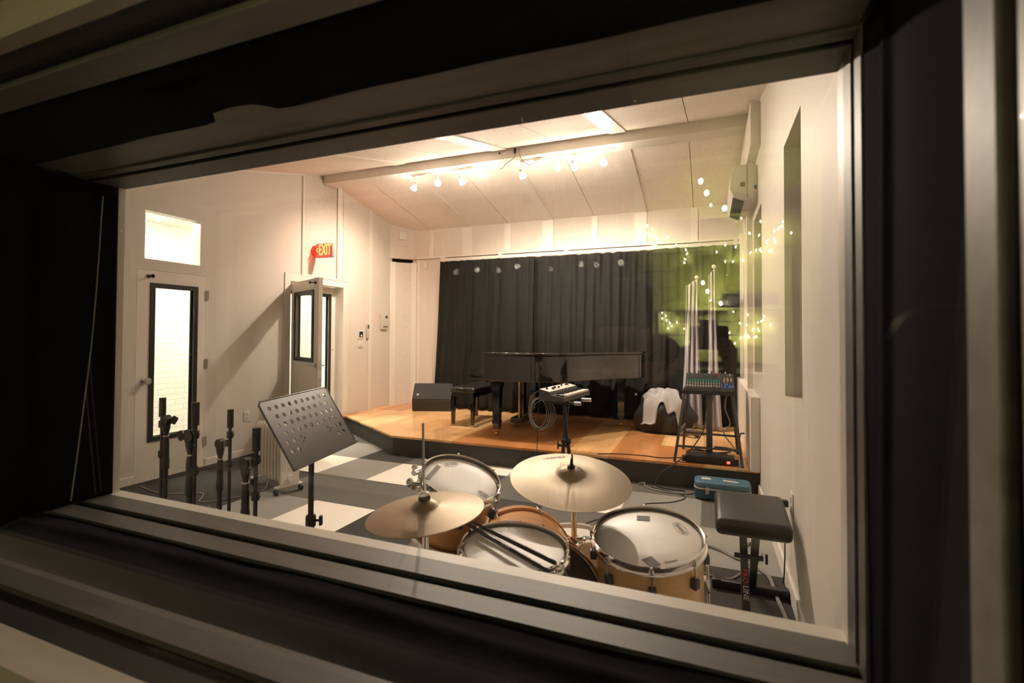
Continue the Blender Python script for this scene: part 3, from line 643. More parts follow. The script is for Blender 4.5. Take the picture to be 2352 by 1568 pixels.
drape('stage_curtain', 'black stage curtain at the right, behind the lilac drapes', -.70, .37, -.70, .37, 6.915, .235, 2.57, 5, .026, CURT, G_)
G_ = 'lilac drapes at the right of the stage'
for xt0, xt1, xb0, xb1, y, z1, nf, lab in ((-.26, -.13, -.33, -.12, 6.62, 2.12, 3, 'pale lilac drape hanging behind the black bag, wider of the two'), (0.0, .07, -.02, .10, 6.56, 2.24, 2, 'narrow pale lilac drape hanging directly behind the mixing desk')):
    t = thing('lilac_drape', lab, 'curtain', ((xb0+xb1)/2, y, .23), group=G_)
    q = MB()
    rnd = random.Random(nf)
    def f(u, v, a=xt0, b=xt1, c=xb0, d=xb1, yy=y, zt=z1, n=nf):
        x = (c+(d-c)*u)*(1-v)+(a+(b-a)*u)*v; w = 2*PI*u*n
        z = .235+v*(zt-.235)-(1-u)*.10*v
        return (x+.025*math.sin(3*v+u)*(1-v)-.06*(1-v)**3*(.5-u), yy+.024*math.sin(w+2.5*v*(1-v)+.8*math.sin(5*v))+.010*math.sin(2.1*w+3*v+math.sin(9*v)), z)
    q.grid(nf*22, 28, f); q.keep = True
    c = link('cloth', q, LILAC, t, True); c.modifiers.new('t', 'SOLIDIFY').thickness = .003
    q = MB(); q.cyl((xt1-.01, y, z1-.02), (xt1-.01, 6.80, z1+.012), .008, seg=10); link('hanging_rod', q, CREAM, t, True)
    q = MB(); q.ball((xt1-.01, y-.02, z1+.005), .026); link('finial', q, CREAM, t, True)

# ------------------------------------------------------------------ stage: monitor wedge, piano, bench
t = thing('stage_monitor', 'black wedge-shaped stage monitor speaker left of the piano bench', 'speaker', (-3.97, 6.65, .22), rot(0, 0, math.radians(20)))
prof = [(-.13, 0), (-.165, .17), (.03, .415), (.12, .35), (.11, 0)]
Rw = Matrix(((0, 0, 1), (1, 0, 0), (0, 1, 0)))
q = MB(); q.prism(prof, -.30, .30, Rw); o = link('cabinet', q, BLACK, t, smooth=False); b = o.modifiers.new('b', 'BEVEL'); b.width = .014; b.segments = 3
gd = V((.195, 0, .245)); 
q = MB(); a = math.atan2(.245, .195)
q.box((0, -.0735, .2965), (.565, .285, .012), rot(a), .004); link('grille', q, mat('speaker_grille', (.035, .034, .034), .5, bump=.5, bscale=900), t)
q = MB(); q.box((-.215, -.118, .252), (.028, .028, .004), rot(a)); link('badge', q, STEEL, t)
t = thing('grand_piano', 'glossy black grand piano with closed lid in front of the black curtain', 'piano', (-1.7, 5.95, .22))
out = [(-2.43, 5.17), (-1.92, 5.17), (-1.72, 5.20), (-1.55, 5.31), (-1.40, 5.50), (-1.26, 5.72), (-1.10, 5.92), (-.93, 6.08), (-.80, 6.24), (-.75, 6.42), (-.82, 6.58), (-1.0, 6.65), (-2.43, 6.66)]
def smoothpoly(P, keep=(0, 12), n=5):
    Q = []
    N = len(P)
    for i in range(N-1):
        a, b, c, d = V((*P[max(i-1, 0)], 0)), V((*P[i], 0)), V((*P[i+1], 0)), V((*P[min(i+2, N-1)], 0))
        m_ = 1 if i in (0, 11) else n
        for k in range(m_):
            s_ = k/m_; p = b.lerp(c, s_) if m_ == 1 else .5*((2*b)+(c-a)*s_+(2*a-5*b+4*c-d)*s_*s_+(3*b-a-3*c+d)*s_**3)
            Q.append((p.x, p.y))
    Q.append(P[-1]); return Q
so = smoothpoly(out)
q = MB(); q.prism(so, .865, 1.155); o = link('case', q, PIANO, t, True, angle=25); b = o.modifiers.new('b', 'BEVEL'); b.width = .006; b.segments = 2; b.limit_method = 'ANGLE'
cx, cyy = -1.7, 5.95
lid = [(cx+(x-cx)*1.012-.0, cyy+(y-cyy)*1.016) for x, y in so]
q = MB(); q.prism(lid, 1.165, 1.19); o = link('lid', q, PIANO, t, True, angle=25); b = o.modifiers.new('b', 'BEVEL'); b.width = .011; b.segments = 3; b.limit_method = 'ANGLE'
q = MB(); q.b2(-2.63, -2.40, 5.185, 6.645, .84, .895, .006); link('keybed', q, PIANO, t, True)
for y in (5.20, 6.57):
    q = MB(); q.b2(-2.62, -2.40, y, y+.06, .895, .99, .012); link('key_block', q, PIANO, t, True)
q = MB(); q.b2(-2.585, -2.425, 5.262, 6.568, .895, .965, .01); link('fallboard', q, PIANO, t, True)
def pleg(x, y, nm='leg'):
    q = MB()
    for z0, z1, a, b in ((.84, .78, .075, .07), (.78, .38, .062, .046), (.40, .365, .055, .055), (.365, .30, .046, .042)):
        q.cyl((x, y, z0), (x, y, z1), a*1.414*.8, b*1.414*.8, 4, True, PI/4)
    l = link(nm, q, PIANO, t, True, smooth=False)
    q = MB(); q.cyl((x, y, .30), (x, y, .272), .02, .016, 12); q.cyl((x-.013, y, .247), (x+.013, y, .247), .027, seg=18); link('caster', q, BRASS, l, True, label='brass caster')
pleg(-2.29, 5.27); pleg(-2.29, 6.55); pleg(-1.05, 6.45)
q = MB(); q.b2(-2.36, -2.20, 5.86, 6.16, .27, .335, .006); q.b2(-2.30, -2.22, 5.97, 6.0, .335, .86); q.b2(-2.30, -2.22, 6.03, 6.06, .335, .86); q.b2(-2.33, -2.19, 5.88, 6.14, .80, .845, .004); ly = link('pedal_lyre', q, PIANO, t, True, smooth=False)
for y in (5.92, 5.95, 6.08, 6.11):
    q = MB(); q.cyl((-2.27, y, .33), (-2.27, y, .82), .005, seg=8); link('pedal_rod', q, BRASS, ly, True)
for y in (5.94, 6.01, 6.08):
    q = MB(); q.bar((-2.36, y, .30), (-2.47, y, .265), .03, .01, .004); link('pedal', q, BRASS, ly, True)
q = MB(); q.tube([(-2.20, 5.9, .35), (-1.9, 5.95, .55), (-1.75, 6.0, .86)], .012, 8); link('lyre_brace', q, PIANO, ly, True)
t = thing('piano_bench', 'black piano bench with tufted leather top on the wooden stage', 'bench', (-2.925, 5.98, .22))
def tuft(u, v):
    x, y = -3.10+.35*u, 5.60+.76*v
    e = min(u, 1-u, v*2.1, (1-v)*2.1); z = .70+.028*min(1, e*6)**.5
    d = min(abs((v*3) % 1-.0), abs(1-(v*3) % 1)); z -= .010*math.exp(-(d*14)**2)
    d = min(abs((u*2) % 1), abs(1-(u*2) % 1)); z -= .010*math.exp(-(d*9)**2)
    return (x, y, z)
q = MB(); q.grid(36, 60, tuft); q.keep = True; o = link('seat', q, LEATHER, t, True); o.modifiers.new('t', 'SOLIDIFY').thickness = .03
o.modifiers['t'].offset = -1
q = MB(); q.b2(-3.10, -2.75, 5.60, 6.36, .655, .70, .008); q.b2(-3.07, -2.78, 5.63, 6.33, .59, .66); link('apron', q, PIANO, t, True)
for x in (-3.065, -2.785):
    for y in (5.635, 6.325):
        q = MB(); q.cyl((x, y, .60), (x, y, .245), (.040), .024, 4, True, PI/4); l = link('leg', q, PIANO, t, True, smooth=False)
        q = MB(); q.cyl((x, y, .22), (x, y, .248), .011, .008, 10); link('foot', q, STEEL, l, True)

# ------------------------------------------------------------------ synthesizer on an X stand, cables
t = thing('synthesizer', 'small white and black synthesizer keyboard on the folding stand', 'keyboard', (-1.30, 4.67, .785), rot(0, 0, math.radians(-7)))
sd = [(-.125, 0), (-.125, .105), (-.02, .082), (-.005, .055), (.12, .04), (.125, 0)]
Rs = Matrix(((1, 0, 0), (0, 0, 1), (0, 1, 0)))
q = MB(); q.prism(sd, -.34, .34, Rs); link('case', q, mat('synth_case', (.07, .068, .07), .45), t, smooth=False)
q = MB(); ts = math.atan2(.023, .105); q.box((-.073, 0, .0955), (.102, .665, .004), rot(0, ts), .001); link('control_panel', q, WHITEP, t)
for i in range(19):
    q = MB(); q.b2(.004, .122, -.26+.0305*i, -.231+.0305*i, .040, .0575, .002); link('white_key', q, WHITEP, t)
    if i < 18 and i % 7 not in (2, 6):
        q = MB(); q.b2(.004, .072, -.237+.0305*i, -.224+.0305*i, .055, .068, .001); link('black_key', q, BLACK, t)
for x, y, r in ((-.09, -.25, .012), (-.06, -.17, .015), (-.075, -.10, .013), (-.06, -.04, .010), (-.09, .10, .010), (-.085, .20, .009), (-.085, .23, .009), (-.085, .26, .009)):
    q = MB(); z = .0975-(x+.073)*.219; q.lathe([(r, 0), (r*.9, .016), (r*.6, .018), (.0005, .018)], (x, y, z), rot(0, ts), 14); link('knob', q, BLACK, t)
q = MB(); q.cyl((.03, -.30, .053), (.06, -.30, .053), .013, seg=12); q.cyl((.075, -.30, .05), (.105, -.30, .05), .012, seg=12); link('pitch_wheels', q, BLACK, t)
t = thing('keyboard_stand', 'black X-shaped keyboard stand in front of the stage edge', 'stand', (-1.27, 4.58, 0))
for ya, yb in ((4.43, 4.72), (4.72, 4.43)):
    q = MB(); q.bar((-1.27+(.018 if ya < yb else -.018), ya, .755), (-1.27+(.018 if ya < yb else -.018), yb, .02), .030, .030, .004); link('leg', q, BLKSAT, t, True)
for y in (4.43, 4.72):
    q = MB(); q.cyl((-1.43, y, .766), (-1.14, y, .766), .014, seg=14); a = link('support_arm', q, BLKSAT, t, True)
    q = MB(); q.cyl((-1.15, y, .766), (-1.06 if y > 4.5 else -1.09, y, .766), .0185, seg=14); link('arm_grip', q, STEEL, a, True, label='silver-grey grip')
    q = MB(); q.cyl((-1.47, y, .018), (-1.07, y, .018), .018, seg=14); link('foot_bar', q, BLKSAT, t, True)
q = MB(); q.cyl((-1.34, 4.565, .34), (-1.23, 4.565, .34), .014, seg=12); q.box((-1.345, 4.565, .34), (.012, .02, .075), None, .004); q.cyl((-1.31, 4.575, .385), (-1.22, 4.575, .385), .022, seg=14); link('locking_knob', q, BLACK, t, True)
t = thing('cable_coil', 'coiled grey cables hanging from the back of the synthesizer', 'cable', (-1.47, 4.45, .45))
rcv = V((.928, .371, 0)); fcv = V((-.371, .928, 0))
for k in range(6):
    rx, rz = .085+.006*k, .135+.006*((k*2) % 5); c_ = V((-1.49, 4.47, .655))+rcv*(.012*k-.03)+fcv*(.008*k-.02)+V((0, 0, -.006*((k*3) % 4)))
    q = MB(); q.tube([c_+rcv*rx*math.sin(2*PI*i/18)+fcv*.015*math.sin(4*PI*i/18+k)+V((0, 0, rz*math.cos(2*PI*i/18))) for i in range(18)], .003, 6, True, 3)
    link('loop', q, CORDG, t, True)
q = MB(); q.tube([(-1.43, 4.50, .84), (-1.50, 4.46, .86), (-1.58, 4.44, .80), (-1.60, 4.44, .68), (-1.56, 4.44, .52)], .003, 6); link('lead', q, CORDG, t, True)
q = MB(); q.tube([(-1.43, 4.52, .83), (-1.50, 4.50, .80), (-1.53, 4.50, .62), (-1.535, 4.50, .3), (-1.53, 4.52, .01)], .004, 6); link('lead', q, CORD, t, True)

# ------------------------------------------------------------------ mixer on a metal stool, pedestal, rack unit, bag
t = thing('metal_stool', 'tall dark metal stool carrying the mixing desk at the stage edge', 'stool', (0, 5.12, .22))
top = {(-1, -1): (-.215, 4.96), (1, -1): (.205, 4.96), (-1, 1): (-.20, 5.31), (1, 1): (.205, 5.31)}
bot = {(-1, -1): (-.30, 4.845), (1, -1): (.275, 4.845), (-1, 1): (-.25, 5.43), (1, 1): (.265, 5.39)}
for k in top:
    q = MB(); q.bar((*bot[k], .222), (*top[k], .85), .024, .024, .002); link('leg', q, GREYM, t, True)
def at(k, z): 
    f = (z-.22)/.63; return V((bot[k][0]+(top[k][0]-bot[k][0])*f, bot[k][1]+(top[k][1]-bot[k][1])*f, z))
for a, b, z in (((-1, -1), (1, -1), .365), ((-1, 1), (1, 1), .40), ((-1, -1), (-1, 1), .49), ((1, -1), (1, 1), .49)):
    q = MB(); q.bar(at(a, z), at(b, z), .018, .018, .002); link('footrest', q, GREYM, t, True)
q = MB(); q.b2(-.235, .225, 4.94, 5.33, .845, .875, .005); link('seat', q, BLKSAT, t, True)
q = MB(); q.bar(at((-1, -1), .222), at((1, -1), .222)+V((-.47, 0, 0)), .012, .006); link('floor_strap', q, GREYM, t, True)
t = thing('mixing_desk', 'audio mixing desk with rows of small knobs and a blue section', 'mixer', (.005, 5.13, .876))
th = math.radians(15); Rm = rot(th); om = V((.005, 4.945, .892))
def mp(x, y, z=0): return om+Rm@V((x, y, z))
q = MB(); q.prism([(0, 0), (.385, 0), (.385, .135), (.36, .14), (0, .026)], -.215, .215, Rw, (.005, 4.94, .877)); link('mixer_body', q, GREYM, t, True, smooth=False)
ang = math.atan2(.114, .36); Rm = rot(ang); om = V((.005, 4.94, .9035))
q = MB(); q.box(mp(0, .18, .001), (.42, .35, .003), Rm); link('top_panel', q, mat('mixer_panel', (.03, .032, .036), .45), t, True)
q = MB(); q.box(mp(.155, .065, .004), (.105, .10, .003), Rm); link('blue_section', q, BLUEP, t, True, label='blue panel section')
KG = mat('knob_green', (.02, .36, .25), .4); KP = mat('knob_pale', (.62, .52, .50), .4)
for i in range(13):
    x = -.195+.0235*i
    q = MB(); q.box(mp(x, .035, .008), (.013, .018, .012), Rm, .002); link('fader_cap', q, KP, t, True)
    for j, y in enumerate((.085, .115, .145, .175, .205)):
        q = MB(); q.cyl(mp(x, y+.01, .002), mp(x, y+.01, .018), .0065, .005, 8); link('knob', q, (KP if j == 0 else KG if j < 4 else BLACK), t, True)
for k, (x, y) in enumerate(((.12, .03), (.15, .03), (.19, .03), (.12, .075), (.165, .085), (.19, .075), (.13, .15), (.16, .15), (.19, .16), (.13, .20), (.16, .20), (.19, .20))):
    q = MB(); q.cyl(mp(x, y, .004), mp(x, y, .024), .007, .006, 8); link('knob', q, INKR if k == 2 else (BLACK if k < 6 else CREAM), t, True)
for i in range(10):
    q = MB(); q.cyl(mp(-.18+.04*i, .30, .0), mp(-.18+.04*i, .30, .035+.01*(i % 3)), .008, .007, 8); link('cable_plug', q, INKR if i == 6 else CHROME, t, True)
t = thing('pedestal_stand', 'dark square metal post on a flat base under the mixing desk', 'stand', (.0, 5.08, .22))
q = MB(); q.b2(-.025, .03, 5.055, 5.11, .235, .84, .003); link('post', q, GREYM, t, True)
q = MB(); q.b2(-.16, .17, 5.055, 5.30, .22, .237, .004); link('base_plate', q, BLKSAT, t, True)
t = thing('rack_unit', 'flat black rack unit with a red light on the stage edge', 'rack unit', (-.0, 4.95, .22))
q = MB(); q.b2(-.205, .215, 4.865, 5.045, .225, .285, .004); link('chassis', q, BLACK, t, True)
q = MB(); q.b2(-.235, -.205, 4.862, 4.875, .228, .282); q.b2(.215, .245, 4.862, 4.875, .228, .282); link('rack_ear', q, BLACK, t, True)
q = MB(); q.b2(.148, .175, 4.860, 4.866, .240, .262); link('red_light', q, REDL, t, True)
t = thing('duffel_bag', 'bulky black bag slumped on stage beside the lilac drape', 'bag', (-.5, 6.28, .22))
def lump(u, v, sc=1.0, off=0):
    a = 2*PI*u; b = PI*v; n = .10*math.sin(3*a+2*b)+.07*math.sin(5*a-3*b+1)+.05*math.sin(9*a+4*b)
    r = 1+n*math.sin(b); x, y, z = r*math.sin(b)*math.cos(a), r*math.sin(b)*math.sin(a), math.cos(b)
    return V((-.49+(.335*x+.10*z*(.4-z)+off*x), 6.30+.24*y+off*y, max(.222, .40+.29*z+(.03*math.sin(4*a) if z > 0 else 0)+off*z)))
q = MB(); q.grid(56, 30, lump); bmesh.ops.remove_doubles(q.bm, verts=q.bm.verts[:], dist=.0008); link('bag_body', q, BAGM, t, True)
q = MB(); q.tube([(-.30, 6.10, .24), (-.22, 6.03, .30), (-.15, 6.05, .27), (-.13, 6.12, .235)], .028, 8); link('side_pocket', q, mat('bag_grey', (.10, .09, .085), .8), t, True)
from mathutils.bvhtree import BVHTree
qb = MB(); qb.grid(56, 30, lump); bvh = BVHTree.FromBMesh(qb.bm); qb.bm.free()
def blk(u, v):
    s_ = -1.0+2.2*u; w = -.5+v
    x = -.56+.20*s_+.03*math.sin(5*v); y = 6.22+.30*w-.02*math.sin(7*u)+.015*math.sin(15*u)
    hit = bvh.ray_cast(V((x, y, 3)), V((0, 0, -1)))[0]
    z = hit.z if hit is not None else .30
    return V((x, y, max(.30, z)+.022+.012*math.sin(13*u+6*v)**2+.012*math.sin(9*v+4*u)**2))
q = MB(); q.grid(36, 22, blk); q.keep = True
for k in range(2): bmesh.ops.smooth_vert(q.bm, verts=q.bm.verts[:], factor=.4, use_axis_z=True)
for v in q.bm.verts:
    h_ = bvh.ray_cast(V((v.co.x, v.co.y, 3)), V((0, 0, -1)))[0]
    if h_ is not None and v.co.z < h_.z+.016: v.co.z = h_.z+.016
o = solo('grey_blanket', q, GREYCL, 'crumpled light grey blanket lying over the top of the black bag', 'blanket'); md = o.modifiers.new('t', 'SOLIDIFY'); md.thickness = .010; md.offset = 1
def cable(name, label, pts, r, m, grp=None):
    q = MB(); q.tube(pts, r, 6, False, 5); return solo(name, q, m, label, 'cable', grp)
cable('stage_cable', 'thin dark cable running along the front edge of the stage', [(-1.02, 4.84, .224), (-.85, 4.92, .224), (-.6, 4.95, .224), (-.42, 4.93, .224), (-.25, 5.02, .224), (-.19, 5.10, .224), (-.19, 5.24, .226)], .005, CORD)
cable('stage_cable', 'thin dark cable dropping from the mixing desk over the stage edge to the carpet', [(.04, 4.92, .93), (.04, 4.90, .85), (-.02, 4.87, .66), (-.06, 4.85, .50), (-.17, 4.84, .33), (-.30, 4.79, .21), (-.42, 4.765, .12), (-.46, 4.75, .02), (-.38, 4.70, .006), (-.2, 4.69, .006)], .006, CORD)
cable('stage_cable', 'black cable looping on the stage floor behind the rack unit', [(-.21, 5.30, .226), (-.12, 5.45, .226), (0, 5.37, .226), (.1, 5.36, .226), (.2, 5.46, .226), (.12, 5.56, .226), (.02, 5.5, .226), (-.06, 5.40, .226), (-.16, 5.42, .226)], .006, CORD)
cable('stage_cable', 'pale cable bundle hanging below the stool seat by the lilac drape', [(.16, 5.30, .80), (.15, 5.42, .66), (.20, 5.5, .5), (.14, 5.5, .40), (.2, 5.52, .30), (.26, 5.5, .226)], .006, CORDG)
cable('power_cord', 'black power cord plugged into the white half wall beside the stage', [(.335, 5.55, .40), (.30, 5.53, .40), (.285, 5.50, .36), (.27, 5.46, .28), (.262, 5.44, .226), (.2, 5.6, .226), (.05, 5.62, .226)], .009, CORD)
cable('floor_cable', 'thin dark cable winding over the carpet behind the ride cymbal', [(-.50, 4.70, .004), (-.2, 4.55, .004), (-.28, 4.35, .004), (-.5, 4.2, .004), (-.5, 4.0, .004), (-.62, 3.85, .004), (-.8, 3.7, .004), (-.95, 3.3, .004), (-.85, 2.9, .004), (-.70, 2.65, .004)], .004, CORD)
cable('floor_cable', 'thick grey cable snaking along the right wall baseboard beside the bench', [(-.1, 3.55, .008), (.05, 3.50, .008), (.20, 3.38, .01), (.30, 3.50, .01), (.26, 3.68, .01), (.20, 3.55, .01), (.22, 3.36, .01), (.315, 3.22, .01), (.33, 3.0, .01), (.35, 2.75, .01), (.37, 2.4, .01), (.372, 1.9, .01), (.372, 1.5, .01)], .0105, CORDG)
cable('floor_cable', 'grey cable on the carpet between the floor drum and the bench', [(-.14, 3.20, .005), (-.02, 3.12, .005), (.1, 3.10, .005), (.18, 3.22, .005), (.24, 3.34, .005)], .0065, CORDG)
cable('floor_cable', 'thin cream cord lying on the carpet from the left wall to the radiator', [(-4.80, 2.92, .005), (-4.4, 2.86, .005), (-4.1, 3.0, .005), (-3.9, 2.84, .005), (-3.75, 3.0, .005), (-3.68, 3.26, .005), (-3.72, 3.35, .06)], .005, CORDW)
cable('floor_cable', 'thin grey cable against the foot of the stage left of the blue case', [(-.62, 4.74, .006), (-.56, 4.72, .03), (-.54, 4.68, .006), (-.4, 4.60, .006), (-.2, 4.60, .006), (-.13, 4.66, .006)], .0065, CORDG)

# ------------------------------------------------------------------ floor: blue case, padded bench, radiator
t = thing('vanity_case', 'light blue vanity case with rounded corners against the stage', 'suitcase', (.105, 4.62, 0))
def rrect(x0, x1, y0, y1, r, n=6):
    P = []
    for cx_, cy_, a0 in ((x1-r, y1-r, 0), (x0+r, y1-r, PI/2), (x0+r, y0+r, PI), (x1-r, y0+r, 1.5*PI)):
        P += [(cx_+r*math.cos(a0+PI/2*i/n), cy_+r*math.sin(a0+PI/2*i/n)) for i in range(n+1)]
    return P
cs = rrect(-.12, .325, 4.50, 4.72, .06)
q = MB(); q.prism(cs, .008, .095); o = link('case_base', q, mat('blue_vinyl_dark', (.022, .062, .095), .35, bump=.08, bscale=250), t, True); b = o.modifiers.new('b', 'BEVEL'); b.width = .012; b.segments = 3; b.limit_method = 'ANGLE'
q = MB(); q.prism(rrect(-.122, .327, 4.498, 4.722, .062), .094, .104); link('metal_band', q, CREAM, t, True)
q = MB(); q.prism(cs, .103, .155); o = link('case_lid', q, BLUECASE, t, True); b = o.modifiers.new('b', 'BEVEL'); b.width = .016; b.segments = 4; b.limit_method = 'ANGLE'
q = MB(); q.b2(-.03, .0, 4.492, 4.50, .055, .115, .003); link('latch', q, STEEL, t, True)
q = MB(); q.tube([(.06, 4.497, .06), (.06, 4.475, .045), (.13, 4.475, .045), (.13, 4.497, .06)], .006, 6); link('handle', q, BLACK, t, True)
q = MB(); q.box((-.025, 4.62, .156), (.075, .06, .001), rot(0, 0, .1)); q.box((.17, 4.60, .156), (.12, .035, .001), rot(0, 0, -.15)); link('paper_label', q, mat('worn_paper', (.55, .54, .50), .8, var=.3, vscale=30), t, True)
t = thing('keyboard_bench', 'black padded keyboard bench on crossed legs by the right wall', 'bench', (.20, 2.84, 0))
q = MB(); q.box((.20, 2.875, .462), (.345, .39, .088), rot(math.radians(6)), .030, 4); link('seat', q, VINYL, t, True)
q = MB(); q.box((.20, 2.85, .412), (.26, .22, .03), rot(math.radians(4)), .003); link('seat_bracket', q, BLKSAT, t, True)
for x, pa, pb in ((.165, (2.955, .41), (2.63, .03)), (.215, (2.75, .41), (3.0, .03))):
    q = MB(); q.bar((x, *pa), (x, *pb), .036, .036, .003); l = link('leg', q, BLKSAT, t, True)
    if x < .18: nl = l
for y in (2.62, 3.0):
    q = MB(); q.b2(.02, .385, y-.022, y+.022, .004, .046, .006); f = link('foot_bar', q, BLKSAT, t, True)
    q = MB(); q.b2(.012, .06, y-.026, y+.026, 0, .05, .006); q.b2(.345, .392, y-.026, y+.026, 0, .05, .006); link('end_cap', q, BLACK, f, True)
dl = (V((.165, 2.63, .03))-V((.165, 2.955, .41))).normalized(); sx_ = V((1, 0, 0)); nl_ = sx_.cross(dl); nl_ = -nl_ if nl_.y > 0 else nl_
Rt = Matrix((dl, nl_.cross(dl), nl_)).transposed()
def onleg(s_): return V((.165, 2.955, .41))+dl*s_+nl_*.0185
q = MB(); q.text('PRO', .034, onleg(.30), Rt, .0004, 'CENTER', 1.05); link('red_lettering', q, INKR, nl, True, smooth=False)
q = MB(); q.text('LINE', .034, onleg(.378), Rt, .0004, 'CENTER', 1.0); link('white_lettering', q, INKW, nl, True, smooth=False)
q = MB(); q.cyl((.12, 2.83, .26), (.255, 2.83, .26), .012, seg=10); q.box((.27, 2.83, .26), (.012, .016, .05), None, .004); link('pivot_knob', q, BLACK, t, True)
t = thing('oil_radiator', 'cream oil-filled radiator on wheels behind the music stand', 'radiator', (-3.62, 3.37, 0), rot(0, 0, math.radians(162)))
for i in range(8):
    x = .16-.062*i
    q = MB(); q.prism(rrect(-.075, .075, .09, .575, .03, 4), -.011, .011, Matrix(((0, 0, 1), (1, 0, 0), (0, 1, 0))), (-x, 0, 0)); q.cyl((-x, -.045, .12), (-x, -.045, .55), .02, seg=8); q.cyl((-x, .045, .12), (-x, .045, .55), .02, seg=8); link('fin', q, IVORY, t)
q = MB(); q.cyl((-.17, 0, .15), (.30, 0, .15), .022, seg=12); q.cyl((-.17, 0, .52), (.30, 0, .52), .022, seg=12); link('oil_tube', q, IVORY, t)
q = MB(); q.prism(rrect(-.08, .08, .07, .60, .02, 4), -.03, .0, Matrix(((0, 0, 1), (1, 0, 0), (0, 1, 0))), (-.20, 0, 0))
for i in range(7): q.b2(-.236, -.229, -.065+.0195*i, -.055+.0195*i, .20, .57)
link('control_housing', q, WHITEP, t)
q = MB(); q.cyl((-.23, 0, .135), (-.248, 0, .135), .032, .028, 20); link('thermostat_dial', q, WHITEP, t)
for x in (-.20, .27):
    q = MB(); q.b2(x-.02, x+.02, -.12, .12, .055, .075, .006); ax = link('wheel_axle', q, WHITEP, t)
    for y in (-.11, .11):
        q = MB(); q.cyl((x, y-.012, .027), (x, y+.012, .027), .027, seg=16); link('wheel', q, BLACK, ax)
t = thing('fan_heater', 'white plastic fan heater with slotted grille behind the bass drum', 'heater', (-.66, 2.52, 0), rot(0, 0, .30))
q = MB(); q.prism(rrect(-.17, .17, 0, .36, .07, 6), -.10, .10, Matrix(((1, 0, 0), (0, 0, 1), (0, 1, 0)))); o = link('heater_body', q, WHITEP, t); b = o.modifiers.new('b', 'BEVEL'); b.width = .012; b.segments = 3; b.limit_method = 'ANGLE'
q = MB(); q.prism(rrect(-.12, .12, .05, .25, .04, 6), -.106, -.099, Matrix(((1, 0, 0), (0, 0, 1), (0, 1, 0)))); link('grille_recess', q, BLACK, t)
q = MB()
for i in range(16): q.b2(-.112+.0147*i, -.106+.0147*i, -.110, -.104, .055, .245)
link('grille_slats', q, CREAM, t)
q = MB(); q.tube([(-.10, 0, .355), (-.08, 0, .40), (.08, 0, .40), (.10, 0, .355)], .014, 8); link('handle', q, WHITEP, t)

